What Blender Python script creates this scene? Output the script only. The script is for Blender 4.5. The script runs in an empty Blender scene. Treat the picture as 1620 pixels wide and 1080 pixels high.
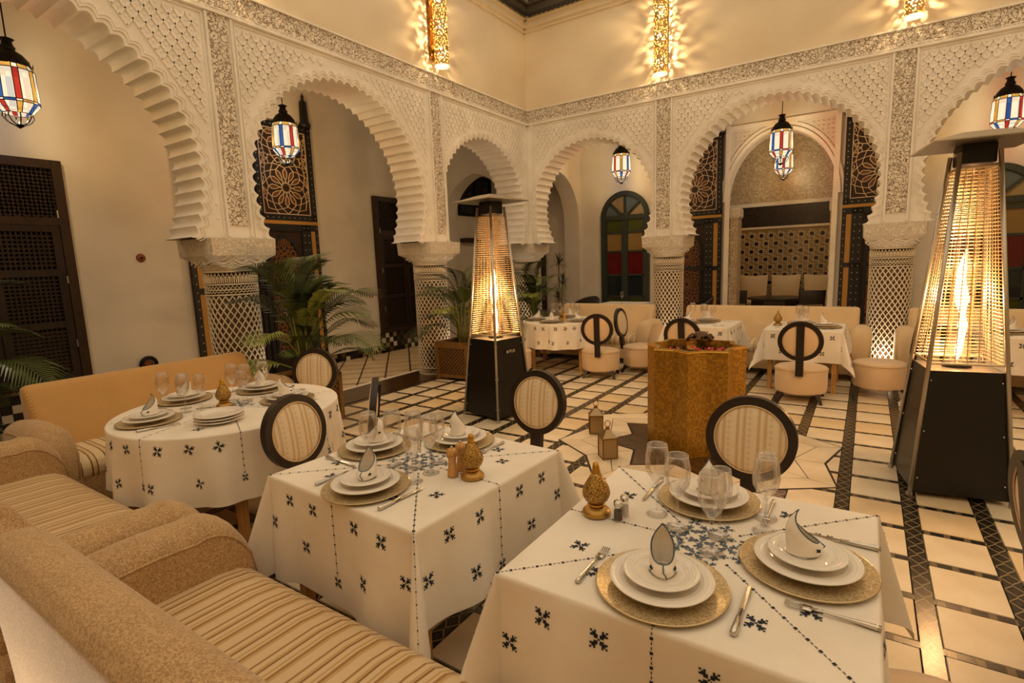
import bpy, bmesh, math, random
from mathutils import Vector, Matrix
PI = math.pi
random.seed(7)
scene = bpy.context.scene
COL = scene.collection

# ------------------------------------------------------------------ camera, world, exposure
cam_data = bpy.data.cameras.new('camera')
cam_data.sensor_width = 36.0
cam_data.lens = 843.35 / 1620 * 36.0
cam_data.clip_start = 0.02
cam = bpy.data.objects.new('camera', cam_data)
COL.objects.link(cam)
_r = Vector((0.83377475, 0.55096993, -0.03538079)); _u = Vector((-0.05127642, 0.14108369, 0.98866886)); _f = Vector((-0.54971847, 0.82251293, -0.14588378))
cam.matrix_world = Matrix(((_r.x, _u.x, -_f.x, 0), (_r.y, _u.y, -_f.y, 0), (_r.z, _u.z, -_f.z, 1.55), (0, 0, 0, 1)))
scene.camera = cam
world = bpy.data.worlds.new('world'); scene.world = world; world.use_nodes = True
_bg = world.node_tree.nodes['Background']
_bg.inputs[0].default_value = (1.0, 0.79, 0.54, 1); _bg.inputs[1].default_value = 0.77
scene.view_settings.view_transform = 'Standard'
scene.view_settings.look = 'None'
scene.view_settings.gamma = 1.0
scene.view_settings.use_curve_mapping = False
scene.view_settings.exposure = 0.33
scene.cycles.use_denoising = True
scene.cycles.sample_clamp_indirect = 4.0
scene.cycles.caustics_reflective = False
scene.cycles.caustics_refractive = False
scene.cycles.max_bounces = 7
scene.cycles.transparent_max_bounces = 24

def add_light(name, kind, loc, power, color, parent=None, radius=0.04, spot=None, rot=None):
    d = bpy.data.lights.new(name, kind); d.energy = power; d.color = color
    if kind in ('POINT', 'SPOT'): d.shadow_soft_size = radius
    if kind == 'SPOT': d.spot_size = spot or 1.6; d.spot_blend = 0.8
    o = bpy.data.objects.new(name, d); COL.objects.link(o)
    o.location = loc
    if rot: o.rotation_euler = rot
    if parent: o.parent = parent
    return o

# ------------------------------------------------------------------ materials
def srgb(h):
    h = h.lstrip('#'); c = [int(h[i:i+2], 16) / 255 for i in (0, 2, 4)]
    return tuple((x / 12.92 if x <= 0.04045 else ((x + 0.055) / 1.055) ** 2.4) for x in c)

class NT:
    def __init__(s, name):
        s.m = bpy.data.materials.new(name); s.m.use_nodes = True
        s.t = s.m.node_tree; s.n = s.t.nodes; s.l = s.t.links
        s.b = s.n['Principled BSDF']; s.out = s.n['Material Output']
    def node(s, typ, **kw):
        n = s.n.new(typ)
        for k, v in kw.items():
            if k.startswith('i_'):
                key = k[2:]
                key = int(key) if key.isdigit() else key.replace('_', ' ')
                n.inputs[key].default_value = v
            else: setattr(n, k, v)
        return n
    def link(s, a, b): s.l.new(a, b)
    def coord(s, scale=(1, 1, 1), kind='Object', rot=(0, 0, 0)):
        tc = s.node('ShaderNodeTexCoord'); mp = s.node('ShaderNodeMapping')
        mp.inputs['Scale'].default_value = scale; mp.inputs['Rotation'].default_value = rot
        s.link(tc.outputs[kind], mp.inputs[0]); return mp.outputs[0]
    def ramp(s, fac, stops, mode='LINEAR'):
        r = s.node('ShaderNodeValToRGB'); r.color_ramp.interpolation = mode
        e = r.color_ramp.elements
        while len(e) < len(stops): e.new(0.5)
        for i, (p, c) in enumerate(stops):
            e[i].position = p; e[i].color = (*c, 1) if len(c) == 3 else c
        s.link(fac, r.inputs[0]); return r.outputs[0]
    def mix(s, fac, a, b, mode='MIX'):
        n = s.node('ShaderNodeMix', data_type='RGBA', blend_type=mode)
        for inp, v in ((n.inputs['Factor'], fac), (n.inputs['A'], a), (n.inputs['B'], b)):
            if isinstance(v, (int, float)): inp.default_value = v
            elif isinstance(v, tuple): inp.default_value = (*v, 1)
            else: s.link(v, inp)
        return n.outputs['Result']
    def math(s, op, a, b=None):
        n = s.node('ShaderNodeMath', operation=op)
        for i, v in enumerate((a, b)):
            if v is None: continue
            if isinstance(v, (int, float)): n.inputs[i].default_value = v
            else: s.link(v, n.inputs[i])
        return n.outputs[0]
    def bump(s, h, strength=0.3, dist=0.01):
        n = s.node('ShaderNodeBump'); n.inputs['Strength'].default_value = strength; n.inputs['Distance'].default_value = dist
        s.link(h, n.inputs['Height']); s.link(n.outputs[0], s.b.inputs['Normal'])
    def base(s, c):
        if isinstance(c, tuple): s.b.inputs['Base Color'].default_value = (*c, 1)
        else: s.link(c, s.b.inputs['Base Color'])
    def set(s, rough=0.5, metal=0.0, spec=0.5, sheen=0.0, coat=0.0):
        s.b.inputs['Roughness'].default_value = rough; s.b.inputs['Metallic'].default_value = metal
        s.b.inputs['Specular IOR Level'].default_value = spec
        s.b.inputs['Sheen Weight'].default_value = sheen; s.b.inputs['Coat Weight'].default_value = coat
        return s

M = {}
def noisy(name, c1, c2, scale=8, rough=0.6, metal=0.0, bump=0.0, bdist=0.004, spec=0.4, detail=4, sheen=0.0, coat=0.0, stretch=(1, 1, 1), lo=0.35, hi=0.65):
    t = NT(name); co = t.coord(stretch)
    n = t.node('ShaderNodeTexNoise', i_Scale=scale, i_Detail=detail); t.link(co, n.inputs['Vector'])
    t.base(t.ramp(n.outputs['Fac'], [(lo, c1), (hi, c2)]))
    if bump: t.bump(n.outputs['Fac'], bump, bdist)
    t.set(rough, metal, spec, sheen, coat); M[name] = t.m; return t.m

noisy('plaster', srgb('#ece6da'), srgb('#f6f1e8'), 3, 0.85, bump=0.08, bdist=0.01)
noisy('plaster_gallery', srgb('#d8d1c4'), srgb('#e6e0d4'), 1.2, 0.8, bump=0.05, bdist=0.01)
noisy('plaster_upper', srgb('#e0d0b2'), srgb('#eaddc4'), 0.9, 0.75, bump=0.06, bdist=0.01)
noisy('plaster_white', srgb('#efe6d8'), srgb('#f8f1e6'), 5, 0.7)
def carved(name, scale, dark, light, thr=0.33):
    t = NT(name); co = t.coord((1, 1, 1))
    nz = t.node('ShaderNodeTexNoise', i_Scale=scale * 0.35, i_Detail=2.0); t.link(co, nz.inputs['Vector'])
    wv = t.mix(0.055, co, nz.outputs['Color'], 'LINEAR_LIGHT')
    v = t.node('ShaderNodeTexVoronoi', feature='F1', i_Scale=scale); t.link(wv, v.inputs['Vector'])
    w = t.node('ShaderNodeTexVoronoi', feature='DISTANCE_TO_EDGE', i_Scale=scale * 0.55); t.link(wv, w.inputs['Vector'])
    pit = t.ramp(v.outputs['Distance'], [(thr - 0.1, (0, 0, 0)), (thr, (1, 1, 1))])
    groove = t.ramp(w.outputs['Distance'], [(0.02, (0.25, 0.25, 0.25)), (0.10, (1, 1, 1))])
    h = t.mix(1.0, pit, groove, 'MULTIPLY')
    t.base(t.mix(h, dark, light)); t.bump(h, 0.7, 0.012); t.set(0.85); M[name] = t.m  # pits and grooves darkened in the colour, as shallow relief casts little shade
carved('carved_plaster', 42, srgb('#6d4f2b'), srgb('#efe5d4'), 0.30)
carved('carved_plaster_soft', 60, srgb('#d6c6aa'), srgb('#eee4d3'), 0.26)

def fabric_damask(name, c1, c2, scale=70):
    t = NT(name); co = t.coord()
    n1 = t.node('ShaderNodeTexNoise', i_Scale=scale, i_Detail=1.5, i_Distortion=1.2); t.link(co, n1.inputs['Vector'])
    n2 = t.node('ShaderNodeTexNoise', i_Scale=9.0, i_Detail=3.0); t.link(co, n2.inputs['Vector'])
    f = t.ramp(n1.outputs['Fac'], [(0.46, (0, 0, 0)), (0.54, (1, 1, 1))])
    c = t.mix(f, c1, c2); d = t.mix(0.35, c, t.ramp(n2.outputs['Fac'], [(0.35, (0.75, 0.75, 0.75)), (0.65, (1, 1, 1))]), 'MULTIPLY')
    t.base(d); t.bump(n1.outputs['Fac'], 0.25, 0.003); t.set(0.55, spec=0.35, sheen=0.35); M[name] = t.m
fabric_damask('fabric_damask', srgb('#a58052'), srgb('#cbab7c'), 190)
def fabric_weave(name, c1, c2):
    t = NT(name); co = t.coord()
    w = t.node('ShaderNodeTexWave', wave_type='BANDS', bands_direction='DIAGONAL', i_Scale=55.0, i_Distortion=1.5); t.link(co, w.inputs['Vector'])
    n2 = t.node('ShaderNodeTexNoise', i_Scale=4.0, i_Detail=3.0); t.link(co, n2.inputs['Vector'])
    c = t.mix(t.math('MULTIPLY', w.outputs['Fac'], 0.7), c1, c2)
    t.base(t.mix(0.3, c, t.ramp(n2.outputs['Fac'], [(0.3, (0.75, 0.75, 0.75)), (0.7, (1, 1, 1))]), 'MULTIPLY'))
    t.bump(w.outputs['Fac'], 0.15, 0.002); t.set(0.6, spec=0.3, sheen=0.3); M[name] = t.m
fabric_weave('fabric_gold', srgb('#b98a4a'), srgb('#d3ad70'))
fabric_weave('fabric_sand', srgb('#d9bb8e'), srgb('#e5cba2'))
fabric_weave('fabric_peach', srgb('#dfc09a'), srgb('#ead1b0'))
def fabric_stripe(name, stops, period, axis=0, extra=True):
    t = NT(name); tc = t.node('ShaderNodeTexCoord'); sx = t.node('ShaderNodeSeparateXYZ'); t.link(tc.outputs['Object'], sx.inputs[0])
    fr = t.math('FRACT', t.math('DIVIDE', t.math('ADD', sx.outputs[axis], 50.0), period))
    c = t.ramp(fr, stops, 'CONSTANT')
    n = t.node('ShaderNodeTexNoise', i_Scale=3.0, i_Detail=2.0); t.link(tc.outputs['Object'], n.inputs['Vector'])
    t.base(t.mix(0.3, c, t.ramp(n.outputs['Fac'], [(0.3, (0.8, 0.8, 0.8)), (0.7, (1, 1, 1))]), 'MULTIPLY'))
    w = t.node('ShaderNodeTexWave', i_Scale=90.0); t.link(tc.outputs['Object'], w.inputs['Vector']); t.bump(w.outputs['Fac'], 0.1, 0.001)
    t.set(0.5, spec=0.4, sheen=0.2); M[name] = t.m
_a, _b, _c, _d = srgb('#dfc499'), srgb('#a77b42'), srgb('#c9a66c'), srgb('#8a5f2c')
fabric_stripe('fabric_stripe', [(0, _a), (0.16, _b), (0.22, _a), (0.34, _c), (0.42, _d), (0.47, _a), (0.60, _c), (0.66, _a), (0.72, _b), (0.80, _c), (0.88, _a)], 0.135)
fabric_stripe('fabric_stripe_bold', [(0, srgb('#e3cda4')), (0.45, srgb('#8f6a38')), (0.55, srgb('#d9bd8c')), (0.8, srgb('#7a5526')), (0.9, srgb('#e3cda4'))], 0.085)
def fabric_pad(name):
    t = NT(name); tc = t.node('ShaderNodeTexCoord'); sx = t.node('ShaderNodeSeparateXYZ'); t.link(tc.outputs['Object'], sx.inputs[0])
    fr = t.math('FRACT', t.math('DIVIDE', t.math('ADD', sx.outputs[0], 50.02), 0.094))
    s1, s2, s3 = srgb('#ecdcc0'), srgb('#cfb48c'), srgb('#dcc6a2')
    c = t.ramp(fr, [(0, s1), (0.30, s3), (0.36, s2), (0.42, s3), (0.5, s1), (0.62, s3), (0.68, s2), (0.74, s3), (0.80, s1)], 'CONSTANT')
    zz = t.math('FRACT', t.math('DIVIDE', sx.outputs[2], 0.028))
    a1 = t.math('ABSOLUTE', t.math('SUBTRACT', zz, 0.5)); a2 = t.math('ABSOLUTE', t.math('SUBTRACT', fr, 0.15))
    dia = t.math('ADD', t.math('MULTIPLY', a1, 0.5), t.math('MULTIPLY', a2, 1.6))
    msk = t.ramp(dia, [(0.10, (0.82, 0.82, 0.82)), (0.16, (1, 1, 1)), (0.20, (0.82, 0.82, 0.82)), (0.25, (1, 1, 1))])
    t.base(t.mix(1.0, c, msk, 'MULTIPLY')); t.set(0.5, spec=0.4, sheen=0.2); M[name] = t.m
fabric_pad('fabric_pad')
noisy('linen', srgb('#ece3d4'), srgb('#f6efe3'), 4, 0.8, bump=0.06, bdist=0.004, sheen=0.2)
noisy('linen_bright', srgb('#f3ece0'), srgb('#fbf6ee'), 4, 0.8)
noisy('embroidery', srgb('#141a24'), srgb('#2b3646'), 60, 0.8)
noisy('embroidery_blue', srgb('#3a4a5e'), srgb('#6b7a8a'), 90, 0.8)
noisy('dark_wood', srgb('#140c08'), srgb('#22150d'), 12, 0.38, spec=0.5, stretch=(1, 1, 6))
noisy('door_wood', srgb('#1d120a'), srgb('#2e1e11'), 10, 0.5, stretch=(4, 4, 1))
noisy('door_wood_light', srgb('#2b1b0f'), srgb('#3a2615'), 10, 0.5, stretch=(4, 4, 1))
noisy('void_dark', srgb('#070504'), srgb('#0c0907'), 5, 0.8)
noisy('planter_wood', srgb('#6b4c26'), srgb('#846334'), 9, 0.55, stretch=(6, 6, 1))
noisy('planter_panel', srgb('#2c1c0c'), srgb('#452e14'), 30, 0.6)
noisy('table_wood', srgb('#b88748'), srgb('#cf9f5f'), 9, 0.5, stretch=(6, 6, 1))
noisy('mill_wood', srgb('#c08b4d'), srgb('#d5a466'), 14, 0.4, stretch=(8, 8, 1))
noisy('marble', srgb('#d8c6a6'), srgb('#eee0c6'), 3.5, 0.42, spec=0.45, detail=6, lo=0.3, hi=0.7)
noisy('marble_warm', srgb('#d3b98f'), srgb('#e6d1ac'), 3.0, 0.42, spec=0.45, detail=6, lo=0.3, hi=0.7)
noisy('grout', srgb('#261e15'), srgb('#3a2f22'), 20, 0.8)
noisy('joint_dark', srgb('#2a2018'), srgb('#3a2e22'), 20, 0.7)
def mosaic_band(name, axis):
    t = NT(name); tc = t.node('ShaderNodeTexCoord'); sx = t.node('ShaderNodeSeparateXYZ'); t.link(tc.outputs['Object'], sx.inputs[0])
    along = t.math('FRACT', t.math('DIVIDE', t.math('ADD', sx.outputs[axis], 60.0), 0.105))
    a = t.math('ABSOLUTE', t.math('SUBTRACT', along, 0.5))
    b = t.math('MULTIPLY', t.math('ABSOLUTE', sx.outputs[1 - axis]), 12.0)
    f = t.math('ADD', a, b)
    n = t.node('ShaderNodeTexNoise', i_Scale=40.0, i_Detail=2.0); t.link(tc.outputs['Object'], n.inputs['Vector'])
    c = t.ramp(f, [(0, srgb('#3a3428')), (0.16, srgb('#1e1a15')), (0.40, srgb('#9a8766')), (0.49, srgb('#2b2820'))], 'CONSTANT')
    t.base(t.mix(0.5, c, t.ramp(n.outputs['Fac'], [(0.3, (0.5, 0.5, 0.5)), (0.7, (1, 1, 1))]), 'MULTIPLY'))
    t.set(0.25, spec=0.5); M[name] = t.m
mosaic_band('mosaic_band', 1)
def dashes(name, axis):
    t = NT(name); tc = t.node('ShaderNodeTexCoord'); sx = t.node('ShaderNodeSeparateXYZ'); t.link(tc.outputs['Object'], sx.inputs[0])
    along = t.math('FRACT', t.math('DIVIDE', t.math('ADD', sx.outputs[axis], 60.0), 0.085))
    t.base(t.ramp(along, [(0, srgb('#1c1712')), (0.68, srgb('#6e5c43'))], 'CONSTANT')); t.set(0.3, spec=0.5); M[name] = t.m
dashes('mosaic_dash', 0)
def zellige(name, cols, scale=40, rough=0.25, metal=0.0):
    t = NT(name); co = t.coord((scale,) * 3)
    fl = t.node('ShaderNodeVectorMath', operation='FLOOR'); t.link(co, fl.inputs[0])
    wn = t.node('ShaderNodeTexWhiteNoise', noise_dimensions='3D'); t.link(fl.outputs[0], wn.inputs['Vector'])
    stops = [(i / len(cols), c) for i, c in enumerate(cols)]
    col = t.ramp(wn.outputs['Value'], stops, 'CONSTANT')
    fr = t.node('ShaderNodeVectorMath', operation='FRACTION'); t.link(co, fr.inputs[0])
    sx = t.node('ShaderNodeSeparateXYZ'); t.link(fr.outputs[0], sx.inputs[0])
    t.base(col); t.bump(wn.outputs['Value'], 0.35, 0.004); t.set(rough, metal, 0.5); M[name] = t.m
zellige('zellige_brown', [srgb('#3c2712'), srgb('#4a3118'), srgb('#57391b'), srgb('#3f2a15')], 38)
zellige('zellige_gold', [srgb('#a87a1e'), srgb('#9c7018'), srgb('#b08428'), srgb('#93681a'), srgb('#8a651f')], 62, 0.32, 0.3)
zellige('charger_gold', [srgb('#d8c49a'), srgb('#ccb486'), srgb('#e2d2ae'), srgb('#c0a678')], 230, 0.2, 0.45)
zellige('zellige_dark', [srgb('#241710'), srgb('#2d1d13'), srgb('#1c120c')], 22, 0.35)
zellige('mosaic_plaster', [srgb('#b8a68c'), srgb('#c2b198'), srgb('#ae9c82'), srgb('#cbbda6')], 30, 0.35)
def plain(name, c, rough=0.5, metal=0.0, spec=0.5):
    t = NT(name); n = t.node('ShaderNodeTexNoise', i_Scale=25.0, i_Detail=2.0); t.link(t.coord(), n.inputs['Vector'])
    t.base(t.mix(t.math('MULTIPLY', n.outputs['Fac'], 0.25), c, tuple(x * 0.75 for x in c)))
    t.set(rough, metal, spec); M[name] = t.m; return t
plain('tile_black', srgb('#16120f'), 0.25); plain('tile_white', srgb('#d9cdb8'), 0.25); plain('tile_tan', srgb('#8f7448'), 0.25); plain('tile_green', srgb('#3b3f2c'), 0.25); plain('tile_brown', srgb('#5a4228'), 0.25)
plain('column_ground', srgb('#39230f'), 0.3); plain('column_inset', srgb('#5f3f1f'), 0.3); plain('column_lattice', srgb('#e9dcc2'), 0.35)
plain('champagne', srgb('#d6c198'), 0.22, 0.75); plain('brass', srgb('#c8973f'), 0.28, 0.9); plain('brass_dark', srgb('#8a6226'), 0.4, 0.9); plain('gold_lamp', srgb('#bb9450'), 0.35, 0.85); plain('silver', srgb('#d4d0c8'), 0.18, 1.0)
plain('steel', srgb('#bdb6aa'), 0.3, 0.95); plain('steel_wire', srgb('#d9c3a0'), 0.35, 0.85); plain('black_panel', srgb('#0d0a08'), 0.35); plain('black_metal', srgb('#0e0b09'), 0.45, 0.3)
plain('lantern_tin', srgb('#a58d68'), 0.3, 0.9); plain('bronze', srgb('#54432e'), 0.4, 0.7); plain('iron', srgb('#15110e'), 0.5, 0.4)
plain('porcelain', srgb('#f1ebe1'), 0.08, 0.0, 0.6); plain('pepper', srgb('#4d3f33'), 0.8); plain('salt', srgb('#e8e2d8'), 0.8)
plain('frame_green', srgb('#2b332c'), 0.5); plain('paint_navy', srgb('#15161a'), 0.45); plain('paint_yellow', srgb('#b98a3e'), 0.5); plain('paint_dot', srgb('#cfc3ad'), 0.6)
plain('lattice_pale', srgb('#dcc3a2'), 0.5); plain('lattice_ground', srgb('#2c180c'), 0.6); plain('lattice_orange', srgb('#8a5a2c'), 0.55); plain('lattice_petal', srgb('#6b4426'), 0.55)
plain('glass_blue', srgb('#59686f'), 0.12); plain('glass_amber', srgb('#8a6f3e'), 0.12); plain('glass_green', srgb('#454a17'), 0.12); plain('glass_red', srgb('#5c100d'), 0.12); plain('glass_sand', srgb('#a08c66'), 0.12); plain('glass_dark', srgb('#1e262a'), 0.08)
plain('leaf', srgb('#4a5826'), 0.4); plain('leaf_light', srgb('#8a9444'), 0.4); plain('leaf_dark', srgb('#2c3615'), 0.45); plain('stem', srgb('#7a7a3c'), 0.5); plain('soil', srgb('#1c130b'), 0.9)
plain('petal_red', srgb('#b3151c'), 0.5); plain('petal_pink', srgb('#d8324e'), 0.5); plain('water', srgb('#3c3826'), 0.05); plain('leather', srgb('#1d1511'), 0.4); plain('socket', srgb('#8a4a22'), 0.5)
plain('wood_trim', srgb('#2b241c'), 0.6); plain('carved_trim', srgb('#4a4030'), 0.6); plain('cushion', srgb('#d9c19a'), 0.75)

def emit(name, c, s):
    t = NT(name); t.b.inputs['Base Color'].default_value = (*c, 1)
    t.b.inputs['Emission Color'].default_value = (*c, 1); t.b.inputs['Emission Strength'].default_value = s; M[name] = t.m
emit('lamp_lens', (1.0, 0.88, 0.7), 5); emit('sconce_end', (1.0, 0.78, 0.5), 1.3)
def lit_glass(name, c, s, tr=0.5):
    t = NT(name); e = t.node('ShaderNodeEmission'); e.inputs[0].default_value = (*c, 1); e.inputs[1].default_value = s
    tb = t.node('ShaderNodeBsdfTransparent'); tb.inputs[0].default_value = (*c, 1)
    mx = t.node('ShaderNodeMixShader'); mx.inputs[0].default_value = tr
    t.link(e.outputs[0], mx.inputs[1]); t.link(tb.outputs[0], mx.inputs[2]); t.link(mx.outputs[0], t.out.inputs[0]); M[name] = t.m
lit_glass('bulb', (1.0, 0.85, 0.6), 40, 0.6); lit_glass('flame', (1.0, 0.70, 0.36), 14, 0.5); lit_glass('pane_white', (1.0, 0.86, 0.64), 1.1); lit_glass('pane_blue', (0.05, 0.14, 0.42), 0.9); lit_glass('pane_red', (0.6, 0.05, 0.03), 0.9); lit_glass('pane_amber', (0.8, 0.42, 0.08), 0.9)
def clear_glass(name, tint=(1, 1, 1), amount=0.09):
    t = NT(name); g = t.node('ShaderNodeBsdfGlossy'); g.inputs['Roughness'].default_value = 0.03; g.inputs[0].default_value = (1, 1, 1, 1)
    tb = t.node('ShaderNodeBsdfTransparent'); tb.inputs[0].default_value = (*tint, 1)
    lw = t.node('ShaderNodeLayerWeight'); lw.inputs[0].default_value = 0.35
    f = t.math('ADD', t.math('MULTIPLY', lw.outputs['Fresnel'], 0.38), amount * 0.4)
    mx = t.node('ShaderNodeMixShader'); t.link(f, mx.inputs[0]); t.link(tb.outputs[0], mx.inputs[1]); t.link(g.outputs[0], mx.inputs[2])
    t.link(mx.outputs[0], t.out.inputs[0]); M[name] = t.m
clear_glass('glass', (0.97, 0.96, 0.95)); clear_glass('glass_rim', (0.9, 0.9, 0.9), 1.1); clear_glass('glass_tube', (1.0, 0.95, 0.88), 0.05)
def perforated(name):
    t = NT(name); co = t.coord((1, 1, 1))
    v = t.node('ShaderNodeTexVoronoi', feature='F1', i_Scale=42.0); t.link(co, v.inputs['Vector'])
    hole = t.ramp(v.outputs['Distance'], [(0.34, (1, 1, 1)), (0.38, (0, 0, 0))])
    tb = t.node('ShaderNodeBsdfTransparent'); mx = t.node('ShaderNodeMixShader')
    t.base(srgb('#c9a164')); t.set(0.35, 0.6)
    t.link(hole, mx.inputs[0]); t.link(t.b.outputs[0], mx.inputs[1]); t.link(tb.outputs[0], mx.inputs[2]); t.link(mx.outputs[0], t.out.inputs[0]); M[name] = t.m
perforated('perforated_brass')
def pierced(name):
    t = NT(name); v = t.node('ShaderNodeTexVoronoi', feature='DISTANCE_TO_EDGE', i_Scale=120.0); t.link(t.coord(), v.inputs['Vector'])
    h = t.ramp(v.outputs['Distance'], [(0.06, (0, 0, 0)), (0.16, (1, 1, 1))])
    t.base(t.mix(h, srgb('#7d5e2c'), srgb('#c8a258'))); t.bump(h, 0.5, 0.002); t.set(0.34, 0.75); M[name] = t.m
pierced('gold_pierced')

# ------------------------------------------------------------------ helpers
def tag(o, label=None, cat=None, group=None, kind=None):
    if label: o['label'] = label
    if cat: o['category'] = cat
    if group: o['group'] = group
    if kind: o['kind'] = kind
    return o
def empty(name, loc=(0, 0, 0), rz=0, label=None, cat=None, group=None, kind=None):
    o = bpy.data.objects.new(name, None); COL.objects.link(o); o.empty_display_size = 0.05
    o.location = loc; o.rotation_euler = (0, 0, rz)
    return tag(o, label, cat, group, kind)
def copy_tree(o, parent=None):
    c = o.copy(); COL.objects.link(c); c.parent = parent
    for ch in [x for x in o.children]: copy_tree(ch, c)
    return c
def place(proto, used, loc, rz, label=None, group=None, cat=None):
    """first call moves the prototype itself, later ones copy it with its parts"""
    if id(proto) in used: o = copy_tree(proto)
    else: o = proto; used.add(id(proto))
    o.location = loc; o.rotation_euler = (0, 0, rz)
    return tag(o, label, cat, group)
USED = set()

class MB:
    def __init__(s): s.v = []; s.f = []; s.mi = []; s.cur = 0; s.T = None
    def add(s, verts, faces):
        n = len(s.v)
        if s.T is not None: verts = [s.T @ Vector(p) for p in verts]
        s.v.extend(tuple(p) for p in verts)
        for f in faces: s.f.append(tuple(i + n for i in f)); s.mi.append(s.cur)
        return s
    def box(s, x0, x1, y0, y1, z0, z1):
        v = [(x0, y0, z0), (x1, y0, z0), (x1, y1, z0), (x0, y1, z0), (x0, y0, z1), (x1, y0, z1), (x1, y1, z1), (x0, y1, z1)]
        return s.add(v, [(0, 3, 2, 1), (4, 5, 6, 7), (0, 1, 5, 4), (1, 2, 6, 5), (2, 3, 7, 6), (3, 0, 4, 7)])
    def rbox(s, x0, x1, y0, y1, z0, z1, r=0.02, seg=3):
        bm = bmesh.new(); bmesh.ops.create_cube(bm, size=1)
        bmesh.ops.scale(bm, vec=(x1 - x0, y1 - y0, z1 - z0), verts=bm.verts)
        bmesh.ops.bevel(bm, geom=bm.edges[:], offset=r, segments=seg, profile=0.5, affect='EDGES')
        c = Vector(((x0 + x1) / 2, (y0 + y1) / 2, (z0 + z1) / 2)); bm.verts.index_update()
        s.add([v.co + c for v in bm.verts], [[v.index for v in f.verts] for f in bm.faces]); bm.free(); return s
    def lathe(s, prof, n=24, c=(0, 0, 0), close=False, sx=1, sy=1, ph=0):
        v = []
        for r, z in prof:
            for i in range(n):
                a = 2 * PI * i / n + ph; v.append((c[0] + r * math.cos(a) * sx, c[1] + r * math.sin(a) * sy, c[2] + z))
        f = []
        m = len(prof)
        for j in range(m - 1 + (1 if close else 0)):
            j2 = (j + 1) % m
            for i in range(n):
                i2 = (i + 1) % n; f.append((j * n + i, j * n + i2, j2 * n + i2, j2 * n + i))
        if not close:
            if prof[0][0] > 1e-5: f.append(tuple(range(n - 1, -1, -1)))
            if prof[-1][0] > 1e-5: f.append(tuple((m - 1) * n + i for i in range(n)))
        return s.add(v, f)
    def tube(s, pts, r, n=6, closed=False, caps=True):
        pts = [Vector(p) for p in pts]; m = len(pts); v = []; f = []
        rs = r if isinstance(r, (list, tuple)) else [r] * m
        up = None
        for i, p in enumerate(pts):
            a = pts[(i - 1) % m] if (closed or i > 0) else p; b = pts[(i + 1) % m] if (closed or i < m - 1) else p
            d = (b - a)
            if d.length < 1e-9: d = Vector((0, 0, 1))
            d.normalize()
            if up is None:
                up = Vector((0, 0, 1)) if abs(d.z) < 0.9 else Vector((1, 0, 0))
            x = d.cross(up)
            if x.length < 1e-6: x = d.orthogonal()
            x.normalize(); y = x.cross(d).normalized(); up = y
            for k in range(n):
                t = 2 * PI * k / n; v.append(p + (x * math.cos(t) + y * math.sin(t)) * rs[i])
        for i in range(m - 1 + (1 if closed else 0)):
            i2 = (i + 1) % m
            for k in range(n): k2 = (k + 1) % n; f.append((i * n + k, i2 * n + k, i2 * n + k2, i * n + k2))
        if caps and not closed: f.append(tuple(range(n))); f.append(tuple((m - 1) * n + k for k in range(n - 1, -1, -1)))
        return s.add(v, f)
    def bar(s, a, b, w, h, nrm=(0, 0, 1)):
        """flat bar from a to b, width w, proud of the surface by h along nrm"""
        a = Vector(a); b = Vector(b); n = Vector(nrm); d = (b - a)
        if d.length < 1e-6: return s
        d.normalize(); x = d.cross(n).normalized() * (w / 2); t = n * h
        v = [a - x, a + x, b + x, b - x, a - x + t, a + x + t, b + x + t, b - x + t]
        return s.add(v, [(4, 5, 6, 7), (0, 1, 5, 4), (1, 2, 6, 5), (2, 3, 7, 6), (3, 0, 4, 7)])
    def prism(s, poly, z0, z1):
        n = len(poly); v = [(p[0], p[1], z0) for p in poly] + [(p[0], p[1], z1) for p in poly]
        f = [tuple(range(n, 2 * n)), tuple(range(n - 1, -1, -1))] + [(i, (i + 1) % n, n + (i + 1) % n, n + i) for i in range(n)]
        return s.add(v, f)
    def grid(s, fn, nu, nv, cu=False, cv=False):
        v = [fn(i / (nu if cu else nu - 1), j / (nv if cv else nv - 1)) for i in range(nu) for j in range(nv)]; f = []
        for i in range(nu if cu else nu - 1):
            for j in range(nv if cv else nv - 1):
                i2 = (i + 1) % nu; j2 = (j + 1) % nv; f.append((i * nv + j, i2 * nv + j, i2 * nv + j2, i * nv + j2))
        return s.add(v, f)
    def mesh(s, name, mats, smooth=False):
        me = bpy.data.meshes.new(name); me.from_pydata(s.v, [], s.f)
        for m in (mats if isinstance(mats, (list, tuple)) else [mats]): me.materials.append(M[m])
        if len(me.materials) > 1: me.polygons.foreach_set('material_index', s.mi)
        if smooth:
            me.polygons.foreach_set('use_smooth', [True] * len(s.f))
        me.update()
        if smooth == 'auto':
            me.set_sharp_from_angle(angle=math.radians(40))
        return me
    def build(s, name, mats, parent=None, smooth=False, loc=None):
        return obj(name, s.mesh(name, mats, smooth), parent, loc)
def obj(name, me, parent=None, loc=None, rz=None):
    o = bpy.data.objects.new(name, me); COL.objects.link(o)
    if parent: o.parent = parent
    if loc: o.location = loc
    if rz: o.rotation_euler = (0, 0, rz)
    return o
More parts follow.
